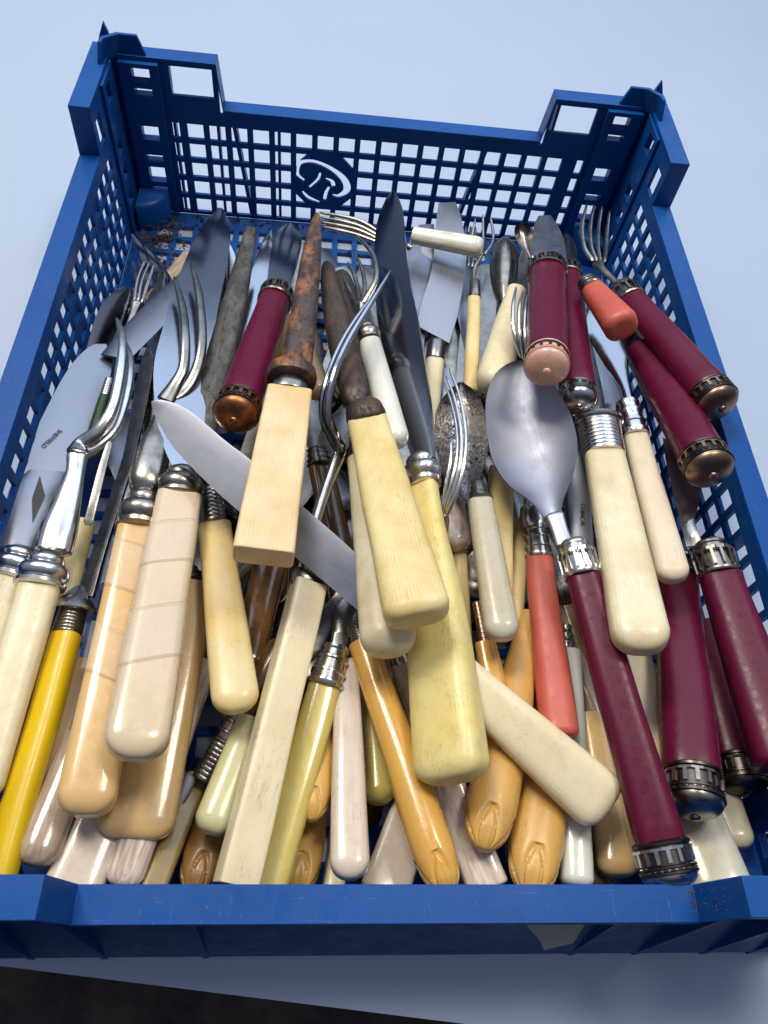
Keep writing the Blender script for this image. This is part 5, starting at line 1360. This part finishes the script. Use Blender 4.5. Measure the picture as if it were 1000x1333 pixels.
      ('path', ([(-1.24, 73.02, 0.0, 2.23), (-2.29, 88.28, 0.0, 2.27), (-1.73, 109.37, 0.0, 1.4)], 'silver_dark'), {'tr': 1.0, 'name': 'tine'}),
      ('path', ([(0.99, 73.34, 0.0, 2.23), (0.88, 88.75, 0.0, 2.27), (1.06, 109.79, 0.0, 1.4)], 'silver_dark'), {'tr': 1.0, 'name': 'tine'}),
      ('path', ([(3.22, 73.67, 0.0, 2.23), (4.06, 89.22, 0.0, 2.27), (3.87, 109.5, 0.0, 1.4)], 'silver_dark'), {'tr': 1.0, 'name': 'tine'})], None),
    ('table_knife', 'narrow tarnished blade leaning over the bluish mirror blade at rear left', 'knife', (-122.92, 19.93, 36.0), (0.1157, 0.993, -0.0245), (-0.1633, 0.0434, 0.9856),
     [('blade', ([(-3.12, 9.75), (-2.89, 38.68), (-1.73, 64.44), (-0.83, 81.52)], [(4.49, 7.08), (4.91, 36.22), (5.26, 59.94), (1.18, 80.32)], 'steel_dark'), {'t': 1.6, 'spine': 'R'})], None),
    ('dinner_fork', 'thin dark fork with three tines behind the crossing blade at rear left', 'fork', (-127.58, 39.51, 30.0), (0.0687, 0.9973, 0.0262), (0.1632, -0.0372, 0.9859),
     [('path', ([(0.03, 8.97, 0.0, 2.62), (0.8, 31.04, 0.0, 3.09), (0.84, 40.83, 0.0, 5.49)], 'steel_dark'), {'tr': 0.5, 'name': 'shank'}),
      ('path', ([(-0.34, 39.33, 0.0, 1.56), (-2.34, 54.86, 0.0, 1.6), (-1.97, 70.76, 0.0, 1.22)], 'steel_dark'), {'tr': 1.0, 'name': 'tine'}),
      ('path', ([(1.31, 40.44, 0.0, 1.57), (-0.06, 55.11, 0.0, 1.6), (0.47, 70.47, 0.0, 1.22)], 'steel_dark'), {'tr': 1.0, 'name': 'tine'}),
      ('path', ([(3.19, 40.54, 0.0, 1.57), (2.82, 54.42, 0.0, 1.6), (3.04, 69.64, 0.0, 1.22)], 'steel_dark'), {'tr': 1.0, 'name': 'tine'})], None),
]
for it in ITEMS:
    build_item(*it)

# bottom layer: added tarnished filler knives, mostly toned dark for shade in the gaps
deep = random.Random(21)
for i in range(46):
    x, y = deep.uniform(-112, 112), deep.uniform(-172, -30)
    a = deep.gauss(0, 0.33)
    z = 9 + 5.5 * (i % 5)
    d = Vector((math.sin(a), math.cos(a), deep.gauss(0, 0.03)))
    L = deep.uniform(85, 110)
    if abs(x + d.x * 190) > 138:
        a = -a * 0.3; d = Vector((math.sin(a), math.cos(a), 0))
    w = deep.uniform(16, 21)
    mt = deep.choice(['brown', 'carved_brown', 'pearl_dark', 'brown', 'bone_yellow', 'carved', 'cream_pink', 'steel_dark'] if y < -120 else ['steel_dark', 'brown', 'silver_dark', 'steel_dark', 'steel', 'silver_dark'])
    k = deep.uniform(90, 115)
    hw = w * 0.48
    parts = [('handle', (80, [(0, w), (1, w * .72)], mt), dict(tr=.6, ex=2.8, R=.8, seed=200 + i)),
             ('ferrule', ('bands', 80, 90, w * .76, w * .6, 'silver_dark'), dict(tr=.9)),
             ('blade', ([(-w * .3, 90), (-hw, 105), (-hw, 90 + k * .7), (-w * .2, 88 + k), (0, 90 + k)], [(w * .3, 90), (hw, 105), (hw, 90 + k * .75), (w * .25, 89 + k), (0.3, 90 + k)], deep.choice(['steel_dark', 'silver_dark', 'steel'])), dict(t=1.5))]
    y = min(y, 186 - (92 + k))
    build_item('table_knife', 'old filler knife in the bottom layer, toned for the shade under the other cutlery', 'knife',
               (x, y, z), tuple(d), (deep.gauss(0, 0.25), deep.gauss(0, 0.1), 1), parts, 'knives in the bottom layer')
